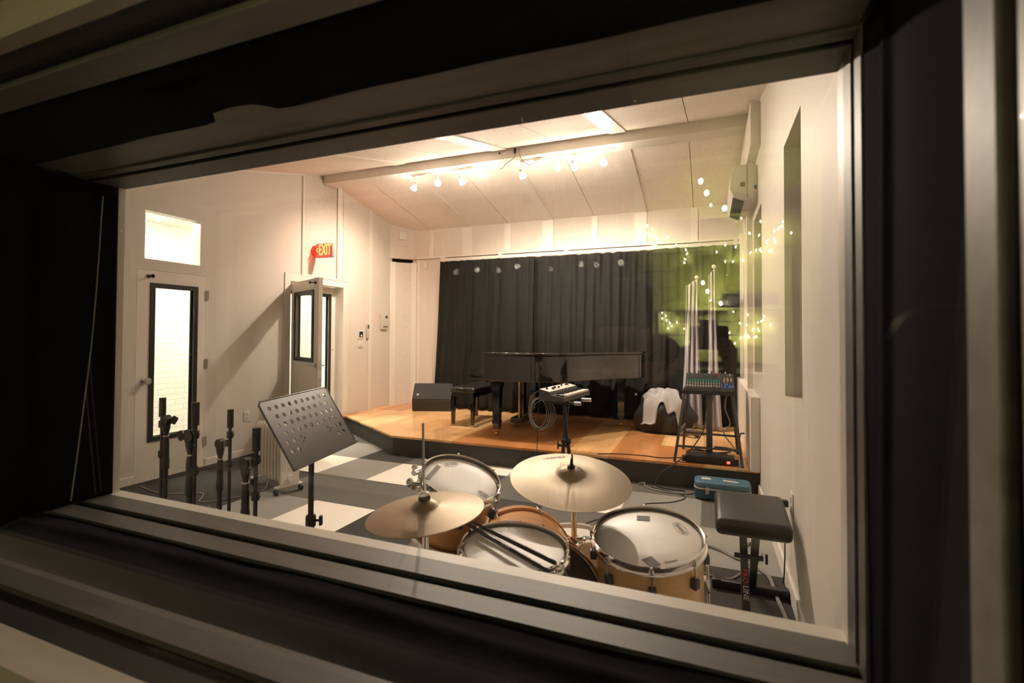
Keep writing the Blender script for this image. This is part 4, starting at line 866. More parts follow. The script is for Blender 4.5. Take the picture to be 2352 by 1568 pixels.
# ------------------------------------------------------------------ microphone stands and music stand
rc = V((.928, .371, 0))
def micstand(label, x, y, ztop, zmain, off, flip=False, logo=False, wing=0):
    t = thing('microphone_stand', label, 'microphone stand', (x, y, 0), group='black boom stands folded upright by the window')
    d = rc*off
    q = MB(); q.cyl((0, 0, .09), (0, 0, zmain-.24), .0125, seg=14); link('lower_tube', q, BLKSAT, t)
    q = MB(); q.lathe([(.013, 0), (.0175, .004), (.0175, .055), (.0155, .06), (.0155, .13), (.012, .165)], (0, 0, zmain-.275), None, 16); link('clutch', q, BLACK, t)
    q = MB(); q.cyl((0, 0, zmain-.11), (0, 0, zmain-.104), .0145, seg=14); link('steel_collar', q, STEEL, t)
    q = MB(); q.cyl((0, 0, zmain-.13), (0, 0, zmain-.04), .011, seg=12); link('upper_tube', q, BLKSAT, t)
    q = MB(); q.cyl(-d.normalized()*.0+V((0, -.014, zmain-.028)), V((0, .014, zmain-.028)), .026, seg=20); q.bar(V((0, 0, zmain-.028)), d+V((0, 0, zmain-.024)), .022, .036, .006); q.lathe([(.012, -.075), (.018, -.05), (.02, -.03)], (0, 0, zmain-.02), None, 14)
    sw = link('swivel', q, BLACK, t)
    if logo:
        q = MB(); dn = d.normalized(); Rl = Matrix((V((0, 0, 1)), -dn, dn.cross(V((0, 0, 1)))*-1)).transposed()
        fwd = V((.371, -.928, 0)); Rl = Matrix((V((0, 0, -1)), V((0, 0, -1)).cross(fwd)*-1, fwd)).transposed()
        q.text('DIXON', .012, d*.55+V((0, 0, zmain-.026))+fwd*.0125, Rl, .0003); link('swivel_lettering', q, INKW, sw, smooth=False)
    if wing:
        q = MB(); q.cyl((0, 0, zmain-.03), rc*wing*.03+V((0, 0, zmain-.025)), .008, seg=10); q.bar(rc*wing*.03+V((0, 0, zmain-.045)), rc*wing*.05+V((0, 0, zmain-.01)), .014, .03, .006); link('wing_knob', q, BLACK, t)
    # folded boom
    zb = max(.12, ztop-.62)
    q = MB(); q.cyl(d+V((0, 0, zb)), d+V((0, 0, ztop-.09)), .0085, seg=12); bo = link('boom', q, BLKSAT, t)
    q = MB(); q.cyl(d+V((0, 0, ztop-.095)), d+V((0, 0, ztop)), .0155, seg=16); q.cyl(d+V((0, 0, ztop-.115)), d+V((0, 0, ztop-.095)), .008, seg=10); link('counterweight', q, BLACK, bo)
    for z in (ztop-.15, ztop-.30):
        q = MB(); q.lathe([(.013, 0), (.016, .004), (.016, .032), (.013, .036)], d+V((0, 0, z)), None, 14); q.bar(d+V((.012, 0, z+.018)), d+V((.024, 0, z+.018)), .008, .008); link('boom_collar', q, BLACK, bo)
    q = MB(); q.lathe([(.013, 0), (.013, .035), (.010, .04)], d+V((0, 0, zb-.02)), None, 12); link('boom_end', q, BLACK, bo)
    q = MB(); q.lathe([(.006, 0), (.011, .006), (.011, .03)], d+V((0, 0, zb-.05)), None, 12); link('clear_tip', q, CHROME, bo)
    a0 = .4 if off > 0 else 1.2
    q = MB(); q.cyl((0, 0, .07), (0, 0, .16), .017, seg=14); link('tripod_hub', q, BLACK, t)
    for k in range(3):
        e = V((.11*math.cos(a0+k*2*PI/3), .11*math.sin(a0+k*2*PI/3), .012))
        q = MB(); q.tube([(0, 0, .12), e*.6+V((0, 0, .05)), e], .008, 8, False, 3); l = link('leg', q, BLKSAT, t)
        q = MB(); q.ball(e, .012, (1, 1, 1), 10); link('rubber_foot', q, BLACK, l)
micstand('black boom microphone stand farthest left, in front of the white door', -2.55, 1.67, 1.07, .985, -.02, wing=1)
micstand('black boom microphone stand at the hinge side of the white door', -2.0, 1.41, 1.11, 1.0, .018, wing=-1)
micstand('black boom microphone stand left of the radiator, boom beside its post', -2.387, 1.845, .997, .845, .050, logo=True)
micstand('black boom microphone stand nearest the music stand', -1.79, 1.50, 1.005, .885, .042, logo=True)
t = thing('music_stand', 'dark grey music stand with rows of round holes in its desk', 'music stand', (-1.724, 1.82, 0))
Rd = rot(0, 0, 1.697)@rot(-.568)@rot(0, -.04); od = V((-1.724, 1.793, .974))
# desk plate with punched round holes
q = MB(); holes = []
for r, (n, x0) in enumerate(((10, -.195), (9, -.175), (10, -.195), (9, -.175))):
    for c in range(n): holes.append((x0+.0433*c if n == 10 else x0+.0437*c, .125-.042*r))
for sgn in (-1, 1):
    for a, b in ((.195, -.043), (.152, -.043), (.195, -.086), (.152, -.086)): holes.append((sgn*a, b))
def loop_edges(P):
    vs = [q.bm.verts.new((x, y, 0)) for x, y in P]
    return [q.bm.edges.new((vs[i], vs[(i+1) % len(vs)])) for i in range(len(vs))]
P = [(-.24, -.165), (.24, -.165)]
for cx_, a0 in ((.222, 0), (-.222, PI/2)): P += [(cx_+.018*math.cos(a0+PI/2*i/5), .147+.018*math.sin(a0+PI/2*i/5)) for i in range(6)]
ee = loop_edges(P)
for hx, hy in holes: ee += loop_edges([(hx+.0105*math.cos(2*PI*k/18), hy+.0105*math.sin(2*PI*k/18)) for k in range(18)])
bmesh.ops.triangle_fill(q.bm, edges=ee, use_beauty=True)
Rx90 = rot(PI/2)
for v in q.bm.verts: v.co = od+Rd@(Rx90@v.co)
q.keep = True; bmesh.ops.recalc_face_normals(q.bm, faces=q.bm.faces[:])
dsk = link('desk', q, DESKM, t, True, smooth=False); md = dsk.modifiers.new('t', 'SOLIDIFY'); md.thickness = .003; md.offset = 0
def dp(x, y, n=0): return od+Rd@V((x, -n, y))
q = MB(); q.tube([dp(-.24, -.165), dp(-.24, .150), dp(-.225, .165), dp(.225, .165), dp(.24, .150), dp(.24, -.165)], .004, 8, False, 0); link('rolled_edge', q, DESKM, dsk, True)
q = MB(); q.box(dp(0, -.166, .007), (.48, .018, .003), Rd); q.box(dp(0, -.163, .015), (.48, .003, .008), Rd); link('book_ledge', q, DESKM, dsk, True)
for sx_ in (-.10, .10):
    for a, b in ((0, 0), (.018, -.012), (0, -.024)):
        q = MB(); q.ball(dp(sx_+a, -.035+b, .003), .0035, (1, 1, 1), 8); link('rivet', q, STEEL, dsk, True)
q = MB(); q.box(dp(0, -.045, -.024), (.05, .04, .08), Rd, .004); q.cyl(dp(-.06, -.045, -.03), dp(.06, -.045, -.03), .010, seg=10); link('tilt_bracket', q, BLKSAT, t, True)
bz = dp(0, -.05, -.03)
q = MB(); q.cyl((bz.x, bz.y, .50), bz, .0125, seg=14); link('upper_tube', q, BLKSAT, t, True)
q = MB(); q.cyl((bz.x, bz.y, .08), (bz.x, bz.y, .52), .0165, seg=14); link('lower_tube', q, BLKSAT, t, True)
q = MB(); q.lathe([(.019, 0), (.023, .006), (.023, .05), (.019, .056)], (bz.x, bz.y, .50), None, 16); q.lathe([(.019, 0), (.023, .006), (.021, .05)], (bz.x, bz.y, .44), None, 16); k_ = link('clutch', q, BLACK, t, True)
q = MB(); p_ = V((bz.x, bz.y, .53)); q.cyl(p_+rc*.015, p_+rc*.04, .006, seg=8); q.box(p_+rc*.047, (.014, .02, .045), rot(0, 0, .38), .004); link('height_knob', q, BLACK, k_, True)
q = MB(); q.cyl((bz.x, bz.y, .06), (bz.x, bz.y, .16), .022, seg=14); link('tripod_hub', q, BLACK, t, True)
for k in range(3):
    a = .9+k*2*PI/3; e = V((.15*math.cos(a), .15*math.sin(a), 0))
    q = MB(); q.tube([V((bz.x, bz.y, .12)), V((bz.x, bz.y, .04))+e*.7, V((bz.x, bz.y, .012))+e], .009, 8, False, 3); link('leg', q, BLKSAT, t, True)

# ------------------------------------------------------------------ drum kit
def Rtilt(ry, rx): return rot(0, ry, 0)@rot(rx, 0, 0)
def drum(name, label, c, R, r, depth, material, headm, nl, hoop=CHROME, lugz=-.085, sq=True, grp=None, a0=.2):
    # local: z up is the batter side, head plane at z=0
    t = thing(name, label, 'drum', c, R, grp)
    q = MB(); q.lathe([(r-.009, -.012), (r-.003, -.016), (r-.003, -depth), (r-.012, -depth), (r-.012, -.012)], (0, 0, 0), None, 56); link('shell', q, material, t)
    q = MB(); q.lathe([(.0005, -.004), (r*.5, -.0042), (r-.014, -.004), (r-.006, -.0065), (r-.001, -.014), (r+.002, -.014)], (0, 0, 0), None, 56); hd = link('batter_head', q, headm, t)
    for z, nm in ((0, 'hoop'), (-depth+.012, 'hoop')):
        s_ = 1 if z == 0 else -1
        q = MB(); q.lathe([(r+.001, z+s_*.008), (r+.006, z+s_*.011), (r+.010, z+s_*.007), (r+.008, z+s_*.001), (r+.0075, z-s_*.012), (r+.014, z-s_*.016), (r+.015, z-s_*.021), (r+.007, z-s_*.021), (r+.003, z-s_*.012), (r+.003, z), (r+.001, z+s_*.008)], (0, 0, 0), None, 56); link(nm, q, hoop, t)
    for k in range(nl):
        a = a0+2*PI*k/nl; R2 = rot(0, 0, a)
        q = MB(); q.box(R2@V((r+.009, 0, lugz)), (.024, .026, .036), R2, .003); q.bm.verts.index_update(); l = link('lug', q, GREYM if sq else CHROME, t)
        q = MB(); q.cyl(R2@V((r+.012, 0, lugz)), R2@V((r+.012, 0, -.008)), .0032, seg=8); q.cyl(R2@V((r+.012, 0, -.012)), R2@V((r+.012, 0, .004)), .0055, seg=10); q.box(R2@V((r+.012, 0, .008)), (.007, .007, .009), R2); q.box(R2@V((r+.012, 0, -.019)), (.014, .02, .010), R2, .003); link('tension_rod', q, CHROME, l)
    return t, hd
def headlogo(hd, text, r, ang, sz=.020, box=True, flip=0, sx=1.0):
    R2 = rot(0, 0, ang+flip); o = rot(0, 0, ang)@V((0, r, -.0028))
    q = MB(); q.text(text, sz, o, R2, .0002, sx=sx)
    if box:
        n = 36; a, b = sz*2.0*sx, sz*.85
        q.tube([o+R2@V((a*math.cos(2*PI*i/n), b*math.sin(2*PI*i/n), 0)) for i in range(n)], .0006, 4, True, 0)
    link('head_lettering', q, INK, hd, smooth=False)
# floor tom
ftR = Rtilt(-.024, .18); ftc = V((-.223, 1.979, .622))
t, hd = drum('floor_tom', 'large honey maple floor tom with chrome hoop, nearest the padded bench', ftc, ftR, .203, .40, MAPLE, HEADC, 8, a0=-1.40)
headlogo(hd, 'EVANS', .145, -.95, .022, True, PI*.98)
q = MB(); q.box((-.03, .13, -.003), (.052, .036, .0012), rot(0, 0, .1)); q.box((.03, -.155, -.003), (.040, .054, .0012), rot(0, 0, .75)); link('tape_strip', q, TAPE, hd)
q = MB(); q.text('Genera', .016, (.095, -.135, -.0028), rot(0, 0, .55), .0002); link('head_lettering', q, INK, hd, smooth=False)
for a in (.35, 2.45, 4.55):
    R2 = rot(0, 0, a)
    q = MB(); q.cyl(R2@V((.226, 0, -.14)), R2@V((.226, 0, -.615+.22*math.sin(.18)*-math.sin(a))), .006, seg=10); q.box(R2@V((.216, 0, -.22)), (.028, .034, .06), R2, .005); l = link('leg', q, CHROME, t)
    q = MB(); q.cyl(R2@V((.226, 0, -.60+.22*math.sin(.18)*-math.sin(a))), R2@V((.226, 0, -.625+.22*math.sin(.18)*-math.sin(a))), .011, seg=10); link('rubber_foot', q, BLACK, l)
# rack tom
tmR = Rtilt(.336, .136); tmc = V((-.921, 1.763, .823))
t, hd = drum('rack_tom', 'orange maple rack tom with a worn white head, behind the hi-hat', tmc, tmR, .155, .25, MAPLEO, HEADW, 6, a0=.1)
headlogo(hd, 'EVANS', .105, .95, .016, True); headlogo(hd, 'EVANS', .118, -1.75, .013, True, PI/2*1.0)
q = MB(); q.box((-.105, -.045, -.003), (.018, .115, .0012), rot(0, 0, .18)); link('tape_strip', q, mat('pale_tape', (.34, .33, .31), .7), hd)
# chrome stand carrying the rack tom
t2 = thing('tom_stand', 'chrome stand and clamp arm holding the rack tom on its left side', 'stand', (-1.13, 1.84, 0))
mt = tmc+tmR@V((-.175, .02, -.09))
q = MB(); q.cyl((-1.13, 1.84, .05), (-1.13, 1.84, .60), .0125, seg=14); link('post', q, CHROME, t2, True)
q = MB(); q.tube([(-1.13, 1.84, .58), (-1.13, 1.84, .70), mt+V((-.02, .01, .01)), mt], .0095, 10); link('arm', q, CHROME, t2, True)
q = MB(); q.box(mt, (.03, .05, .07), tmR, .006); q.cyl(mt+V((-.03, -.03, .02)), mt+V((-.03, .03, .02)), .012, seg=12); q.ball(mt+V((-.045, 0, .035)), .013); q.ball((-1.155, 1.83, .60), .016); q.cyl((-1.13, 1.84, .56), (-1.13, 1.84, .61), .018, seg=14); q.box(mt+V((-.035, -.02, -.035)), (.02, .02, .035), rot(.4, .3), .004); link('clamp', q, CHROME, t2, True)
for k in range(3):
    a = 1.9+k*2*PI/3; e = V((-1.13+.16*math.cos(a), 1.84+.16*math.sin(a), .012))
    q = MB(); q.tube([(-1.13, 1.84, .22), ((-1.13+e.x)/2, (1.84+e.y)/2, .10), e], .007, 8, False, 3); link('leg', q, CHROME, t2, True)
# snare
snR = Rtilt(.05, .03); snc = V((-.625, 1.592, .668))
t, hd = drum('snare_drum', 'white-headed snare drum under the pair of dark drumsticks', snc, snR, .178, .135, STEEL, HEADW, 8, sq=False, lugz=-.065, a0=.55)
q = MB(); R2 = rot(0, 0, -.45); q.box(R2@V((.195, 0, -.06)), (.03, .05, .075), R2, .005); q.cyl(R2@V((.20, -.02, -.01)), R2@V((.20, .02, -.01)), .012, seg=12); q.ball(R2@V((.205, 0, .012)), .013); q.box(R2@V((.213, .012, -.08)), (.008, .016, .09), R2, .003); link('snare_strainer', q, CHROME, t)
t = thing('snare_stand', 'chrome stand cradling the snare drum', 'stand', (-.625, 1.592, 0))
q = MB(); q.cyl((-.625, 1.592, .05), (-.625, 1.592, .46), .0115, seg=12); link('post', q, CHROME, t, True)
for k in range(3):
    a = .5+k*2*PI/3; c_, s_ = math.cos(a), math.sin(a)
    q = MB(); q.tube([(-.625, 1.592, .45), (-.625+.11*c_, 1.592+.11*s_, .485), (-.625+.197*c_, 1.592+.197*s_, .513), (-.625+.205*c_, 1.592+.205*s_, .545)], .006, 8, False, 3); link('basket_arm', q, CHROME, t, True)
    q = MB(); q.tube([(-.625, 1.592, .20), (-.625+.10*c_, 1.592+.10*s_, .09), (-.625+.17*c_, 1.592+.17*s_, .012)], .007, 8, False, 3); link('leg', q, CHROME, t, True)
# drum sticks on the snare
def stick(label, a, b):
    a, b = V(a), V(b); d = (b-a); L = d.length; x, y, z = frame(d); R = Matrix((x, y, z)).transposed()
    t = thing('drumstick', label, 'drumstick', a, R, 'pair of black drumsticks on the snare')
    q = MB(); q.lathe([(.0005, 0), (.0045, .001), (.0076, .008), (.008, .02), (.008, L*.72), (.0045, L-.022), (.0031, L-.012), (.0045, L-.006), (.0028, L-.001), (.0005, L)], (0, 0, 0), None, 16); link('stick_body', q, mat('black_lacquered_hickory', (.02, .018, .018), .3, coat=.4), t)
    return t, R, L
nS = snR@V((0, 0, 1))
def ons(x, y, h): return snc+snR@V((x, y, h))
ta, Ra, La = stick('black drumstick nearest the window on the snare, its lettering showing', ons(.172, -.145, .0225), ons(-.215, .050, .0195))
tb_, Rb, Lb = stick('plain black drumstick farther from the window on the snare', ons(.176, -.086, .0225), ons(-.190, .068, .0195))
fwd = (V((0, 0, 1.4))-V(ta.location)).normalized(); zd = (ons(-.215, .05, 0)-ons(.172, -.145, 0)).normalized()
nf_ = (fwd-zd*fwd.dot(zd)).normalized(); xd = -zd
Rl = Matrix((xd, nf_.cross(xd), nf_)).transposed()
q = MB(); q.text('VIC FIRTH', .0095, V(ta.location)+zd*.20+nf_*.008, Rl, .0002); link('stick_lettering', q, INKW, ta, True, smooth=False)
# bass drum lying on its side
bA, bB = V((-.625, 1.845, .320)), V((-.85, 2.21, .295)); bd = (bA-bB).normalized()
bx_ = V((0, 0, 1)).cross(bd).normalized(); Rb_ = Matrix((bx_, bd.cross(bx_), bd)).transposed()
t = thing('bass_drum', 'orange maple bass drum with wooden hoops on the carpet behind the snare', 'drum', bB, Rb_); MW[t.name] = t.matrix_world.copy()
Lb_ = (bA-bB).length; rB = .265
q = MB(); q.lathe([(rB, 0), (rB, Lb_), (rB-.01, Lb_), (rB-.01, 0), (rB, 0)], (0, 0, 0), None, 64); link('shell', q, MAPLEO, t)
q = MB(); q.lathe([(.0005, Lb_+.004), (rB*.60, Lb_+.004)], (0, 0, 0), None, 64); link('batter_head', q, mat('natural_head', (.58, .44, .30), .4), t)
q = MB(); q.lathe([(rB*.60, Lb_+.005), (rB-.002, Lb_+.003)], (0, 0, 0), None, 64); link('damping_ring', q, mat('black_ring', (.06, .045, .035), .5), t)
q = MB(); q.lathe([(.0005, -.002), (rB-.002, -.002)], (0, 0, 0), None, 64); link('front_head', q, HEADW, t)
for z0 in (-.02, Lb_-.02):
    q = MB(); q.lathe([(rB+.003, z0), (rB+.013, z0), (rB+.014, z0+.02), (rB+.013, z0+.042), (rB+.003, z0+.042), (rB+.003, z0)], (0, 0, 0), None, 64); h = link('wood_hoop', q, HOOPW if z0 > 0 else MAPLEO, t)
    for k in range(8):
        a = .39+k*PI/4; R2 = rot(0, 0, a); ii = -1 if z0 > 0 else 1
        zc = z0+.021
        q = MB(); q.box(R2@V((rB+.014, 0, zc)), (.018, .026, .046), R2, .004); link('claw', q, CHROME, h)
        q = MB(); q.cyl(R2@V((rB+.012, 0, zc)), R2@V((rB+.012, 0, zc+ii*.10)), .0035, seg=8); link('tension_rod', q, CHROME, h)
q = MB(); R2 = rot(0, 0, PI/2+.15); q.box(R2@V((rB+.001, 0, Lb_*.45)), (.002, .05, .028), R2, .001); link('badge', q, mat('badge_black', (.05, .045, .04), .4), t)
for s in (-1, 1):
    q = MB(); q.cyl((s*.24, -.10, .04), (s*.34, -.285, -.02), .006, seg=10); link('spur', q, CHROME, t)
# hi-hat
hc = V((-.809, 1.316, .853)); hR = Rtilt(-.089, .059)
t = thing('hi_hat_stand', 'chrome hi-hat stand carrying the pair of bronze cymbals nearest the window', 'stand', (hc.x, hc.y, 0))
q = MB(); q.cyl((hc.x, hc.y, .40), (hc.x-.012, hc.y, 1.125), .0038, seg=10); link('pull_rod', q, STEEL, t, True)
q = MB(); q.cyl((hc.x+.0, hc.y, .08), (hc.x, hc.y, .62), .0145, seg=16); q.cyl((hc.x, hc.y, .60), (hc.x, hc.y, .805), .011, seg=14); q.lathe([(.018, 0), (.021, .005), (.021, .05), (.017, .055)], (hc.x, hc.y, .60), None, 16); link('tube', q, CHROME, t, True)
q = MB(); q.lathe([(.024, 0), (.026, .008), (.022, .014)], (hc.x, hc.y, .80), None, 16); link('cymbal_seat', q, BLACK, t, True)
o_ = hc+hR@V((0, 0, .035))
q = MB(); q.lathe([(.016, -.008), (.019, .0), (.018, .012), (.014, .016)], o_, hR, 14); link('felt', q, mat('brown_felt', (.05, .025, .018), .9), t, True)
q = MB(); q.lathe([(.016, .016), (.016, .024), (.009, .028), (.009, .062), (.006, .066)], o_, hR, 16); q.cyl(o_+hR@V((-.002, 0, .05)), o_+hR@V((-.035, -.01, .055)), .007, seg=10); q.ball(o_+hR@V((-.04, -.011, .058)), .011, (1, 1, 1.4)); q.ball(o_+hR@V((-.012, .012, .075)), .009, (1, 1, 1.6)); link('clutch', q, CHROME, t, True)
for k in range(3):
    a = 1.3+k*2*PI/3; c_, s_ = math.cos(a), math.sin(a)
    q = MB(); q.tube([(hc.x, hc.y, .26), (hc.x+.10*c_, hc.y+.10*s_, .12), (hc.x+.18*c_, hc.y+.18*s_, .012)], .007, 8, False, 3); link('leg', q, CHROME, t, True)
q = MB(); q.box((hc.x+.02, hc.y+.03, .035), (.09, .02, .05), rot(0, 0, .3), .004); link('foot_pedal', q, CHROME, t, True)
def cymbal(name, label, c, R, r, bell, bh, m, bow=.022, inv=False, grp=None):
    t = thing(name, label, 'cymbal', c, R, grp); s = -1 if inv else 1
    P = [(.006, bow+bh), (bell*.45, bow+bh*.88), (bell*.8, bow+bh*.48), (bell, bow+bh*.02), (bell*1.12, bow-.0025), (r*.5, bow*.72), (r*.75, bow*.40), (r*.93, bow*.11), (r, 0)]
    P2 = P+[(a, b-.0016) for a, b in reversed(P)]
    q = MB(); q.lathe([(a, s*b) for a, b in P2]+[(P[0][0], s*P[0][1])], (0, 0, 0), None, 72); link('cymbal_plate', q, m, t, angle=60); return t
G_ = 'bronze hi-hat pair'
cymbal('hi_hat_cymbal', 'upper bronze hi-hat cymbal nearest the window', hc, hR, .18, .045, .020, CYM2, .020, grp=G_)
cymbal('hi_hat_cymbal', 'lower bronze hi-hat cymbal hidden under its twin', hc-hR@V((0, 0, .004)), hR, .178, .045, .020, CYM2, .020, True, G_)
# ride
rcn = V((-.544, 2.031, .789)); rR = Rtilt(.103, .164)
t = cymbal('ride_cymbal', 'big bronze ride cymbal tilted over the floor drums', rcn, rR, .254, .062, .026, CYM, .030)
dz_ = V((-.64, .768, 0)); n_ = (dz_*.15+V((0, 0, 1))).normalized(); up_ = (-dz_-n_*(-dz_).dot(n_)).normalized()
q = MB(); q.text('Zildjian', .034, dz_*.182+V((0, 0, .0148)), Matrix((up_.cross(n_), up_, n_)).transposed(), .0001, sx=1.15); link('maker_script', q, mat('faded_ink', (.05, .038, .025), .6), t, smooth=False)
t = thing('cymbal_arm', 'chrome cymbal arm rising from the bass drum through the big ride cymbal', 'stand', (-.53, 2.045, .50))
tp = rcn+rR@V((0, 0, .05))
q = MB(); q.cyl((-.53, 2.045, .51), (-.533, 2.04, .77), .0125, .0105, 16); link('tube', q, CHROME, t, True)
q = MB(); q.box((-.53, 2.045, .515), (.05, .05, .05), rot(0, .6, -.5), .006); q.cyl((-.555, 2.03, .535), (-.50, 2.06, .535), .010, seg=10); q.box((-.49, 2.066, .535), (.012, .03, .014), None, .004); link('clamp', q, CHROME, t, True)
q = MB(); q.cyl((-.533, 2.04, .76), tp+rR@V((0, 0, .065)), .0035, seg=10); q.cyl(tp+rR@V((0, 0, .002)), tp+rR@V((0, 0, .045)), .0062, .0052, 10); link('cymbal_rod', q, BLACK, t, True)
q = MB(); q.lathe([(.017, 0), (.017, .006), (.011, .010)], tp+rR@V((0, 0, .005)), rR, 14); link('felt', q, BLACK, t, True)
q = MB(); q.lathe([(.018, -.026), (.018, -.006)], tp, rR, 14); link('lower_felt', q, BLACK, t, True)

# ------------------------------------------------------------------ control room behind the camera (seen in the panes' reflections)
q = MB(); q.b2(-3.2, 2.1, -2.1, .46, -.3, -.2); struct('floor_control', q, mat('control_carpet', (.05, .05, .05), .9))
q = MB(); q.b2(-3.2, 2.1, -2.1, .50, 2.62, 2.72); struct('ceiling_control', q, mat('dim_ceiling', (.04, .038, .036), .9))
q = MB(); q.b2(-3.2, 2.1, -2.1, -1.99, -.3, 2.7); struct('wall_green', q, GREEN)
q = MB(); q.b2(2.0, 2.1, -2.1, .46, -.3, 2.7); struct('wall_control_right', q, OLIVE)
q = MB(); q.b2(-3.2, -3.1, -2.1, .46, -.3, 2.7); struct('wall_control_left', q, mat('darkened_left_wall', (.03, .028, .03), .9))  # left wall colour darkened to keep its tint out of the near pane
drape('added_black_drape', 'black drape covering the left part of the green control room wall', -3.0, -.40, -3.0, -.40, -1.91, -.19, 2.58, 18, .03, BLKCLOTH)  # unseen drape added to keep the left of the reflection dark
drape('added_black_drape', 'black drape covering the right part of the green control room wall', .52, 1.95, .52, 1.95, -1.90, -.19, 2.58, 7, .03, BLKCLOTH)  # unseen drape added so no green reflects at the right
PLK = brickwall('green_planks', (.27, .30, .10), (.06, .07, .03), 3.0, .10, 'XZ')
q = MB(); q.b2(-.36, .46, -1.988, -1.962, 1.20, 1.575, .003); solo('plank_panel', q, PLK, 'green horizontal plank panel behind the fairy lights', 'panel', smooth=False)
q = MB(); q.b2(-.36, .46, -1.985, -1.90, 1.575, 1.597, .004); solo('wall_shelf', q, PLK, 'narrow green shelf above the plank panel', 'shelf', smooth=False)
t = thing('monitor_speaker', 'black rectangular speaker on the green shelf', 'speaker', (.27, -1.94, 1.597))
q = MB(); q.b2(.09, .45, -1.985, -1.915, 1.598, 1.70, .006); link('speaker_body', q, BLACK, t, True)
q = MB(); q.cyl((.17, -1.916, 1.648), (.17, -1.911, 1.648), .035, seg=20); q.cyl((.37, -1.916, 1.648), (.37, -1.911, 1.648), .035, seg=20); link('driver', q, GREYM, t, True)
t = thing('fairy_lights', 'string of warm fairy lights draped over the green plank panel', 'string lights', (.03, -1.93, 1.33))
FP = [(945,775),(985,808),(947,835),(992,858),(1027,885),(1045,918),(1010,943),(1103,880),(1180,948),(1255,990),(1265,1022),(1250,1068),(1243,1095),(1378,1050),(1367,1092),(1425,1075),(1410,1085),(1495,1022),(1490,1050),(1562,970),(1640,990),(1560,1100),(1620,1105),(1695,1100),(1740,890),(1750,1043),(1790,1025),(1810,910),(1815,1018),(1825,1035),(1820,805),(1870,955),(1865,965),(1920,950),(1925,970),(1900,1030),(1890,1035),(1915,885),(1945,870),(1970,855),(1975,820),(1965,745),(1995,743),(2010,740),(2035,908),(1680,770)]
FP = [(-.347+(a-915)*.000669, 1.573-(b-762)*.000689) for a, b in FP]
pts = []
for x, z in FP: pts.append((x, -1.945+.012*random.random(), z+.012))
q = MB(); q.tube(sorted(pts[:24], key=lambda p: p[0]), .0016, 5, False, 3); q.tube(sorted(pts[24:], key=lambda p: p[0]), .0016, 5, False, 3); link('wire', q, CORD, t, True)
for x, y, z in pts:
    q = MB(); q.ball((x, y+.004, z-.010), .0042, (1, 1, 2.0), 8, rot(random.uniform(-.5, .5), random.uniform(-.6, .6))); link('bulb', q, FAIRYM, t, True)
t = thing('added_cabinet', 'added low black cabinet masking the wall below the green plank panel', 'cabinet', (.05, -1.83, -.2))  # unseen cabinet added so the lower green wall does not reflect
q = MB(); q.b2(-.36, .46, -1.985, -1.72, -.2, 1.165, .01); link('cabinet_body', q, BLACK, t, True)
for x in (-.15, .25):
    q = MB(); q.b2(x-.19, x+.19, -1.72, -1.705, -.12, 1.10, .004); d_ = link('cabinet_door', q, BLKSAT, t, True)
    q = MB(); q.b2(x-.01, x+.01, -1.705, -1.685, .6, .72, .004); link('door_pull', q, STEEL, d_, True)
# a few larger bulbs hanging higher
t = thing('hanging_bulbs', 'four larger warm bulbs hanging on a cord above the fairy lights', 'string lights', (0, -1.8, 1.62))
hp = [(-.037, -1.80, 1.772), (-.008, -1.80, 1.709), (.078, -1.80, 1.623), (.012, -1.80, 1.645)]
q = MB(); q.tube([(-.037, -1.80, 2.62), (-.037, -1.80, 1.79), (-.008, -1.8, 1.727), (.012, -1.80, 1.66), (.078, -1.80, 1.64)], .0025, 5); link('cord', q, CORD, t, True)
for k, p in enumerate(hp):
    q = MB(); q.ball(p, .013 if k != 3 else .007, (1, 1, 1.2), 12); link('bulb', q, FAIRYM, t, True)
disc_lamp('added_control_lamp', (.75, -1.35, 2.62), .17, CTRLM, 'added round ceiling lamp over the green wall of the control room')  # unseen lamp added to light the green wall
lampspot('added_wall_beam', (.35, -.95, 2.5), (-.1, -.90, -1.0), 165, 62, (1, .86, .60), .05)  # added spot, brightens the green wall for the pane reflections
disc_lamp('added_control_lamp', (.35, -.93, 2.62), .10, CTRLM, 'added small ceiling lamp aimed at the green wall of the control room')  # fixture added to go with the wall spot
disc_lamp('added_control_lamp', (1.25, -.15, 2.62), .13, CTRLM, 'added round ceiling lamp by the right end of the control room window')  # unseen lamp added to brighten the casing
for cx_, cy_, lab in ((.22, -1.05, 'black high-backed chair in the control room nearest the fairy lights'), (.85, -1.0, 'black high-backed chair in the control room right of its twin')):
    t = thing('office_chair', lab, 'chair', (cx_, cy_, -.2), group='black control room chairs')
    q = MB(); q.prism(rrect(-.21, .21, .35, 1.38, .15, 8), -.04, .04, Matrix(((1, 0, 0), (0, 0, 1), (0, 1, 0))), (cx_, cy_-.22, -.2)); link('backrest', q, BLACK, t, True)
    q = MB(); q.box((cx_, cy_, .27), (.46, .46, .09), None, .03, 3); link('seat', q, BLACK, t, True)
    q = MB(); q.cyl((cx_, cy_, -.1), (cx_, cy_, .24), .03, seg=14); link('gas_column', q, GREYM, t, True)
    for k in range(5):
        a = 2*PI*k/5; q = MB(); q.bar((cx_, cy_, -.10), (cx_+.28*math.cos(a), cy_+.28*math.sin(a), -.15), .04, .03, .006); q.ball((cx_+.28*math.cos(a), cy_+.28*math.sin(a), -.172), .028); link('base_leg', q, BLACK, t, True)

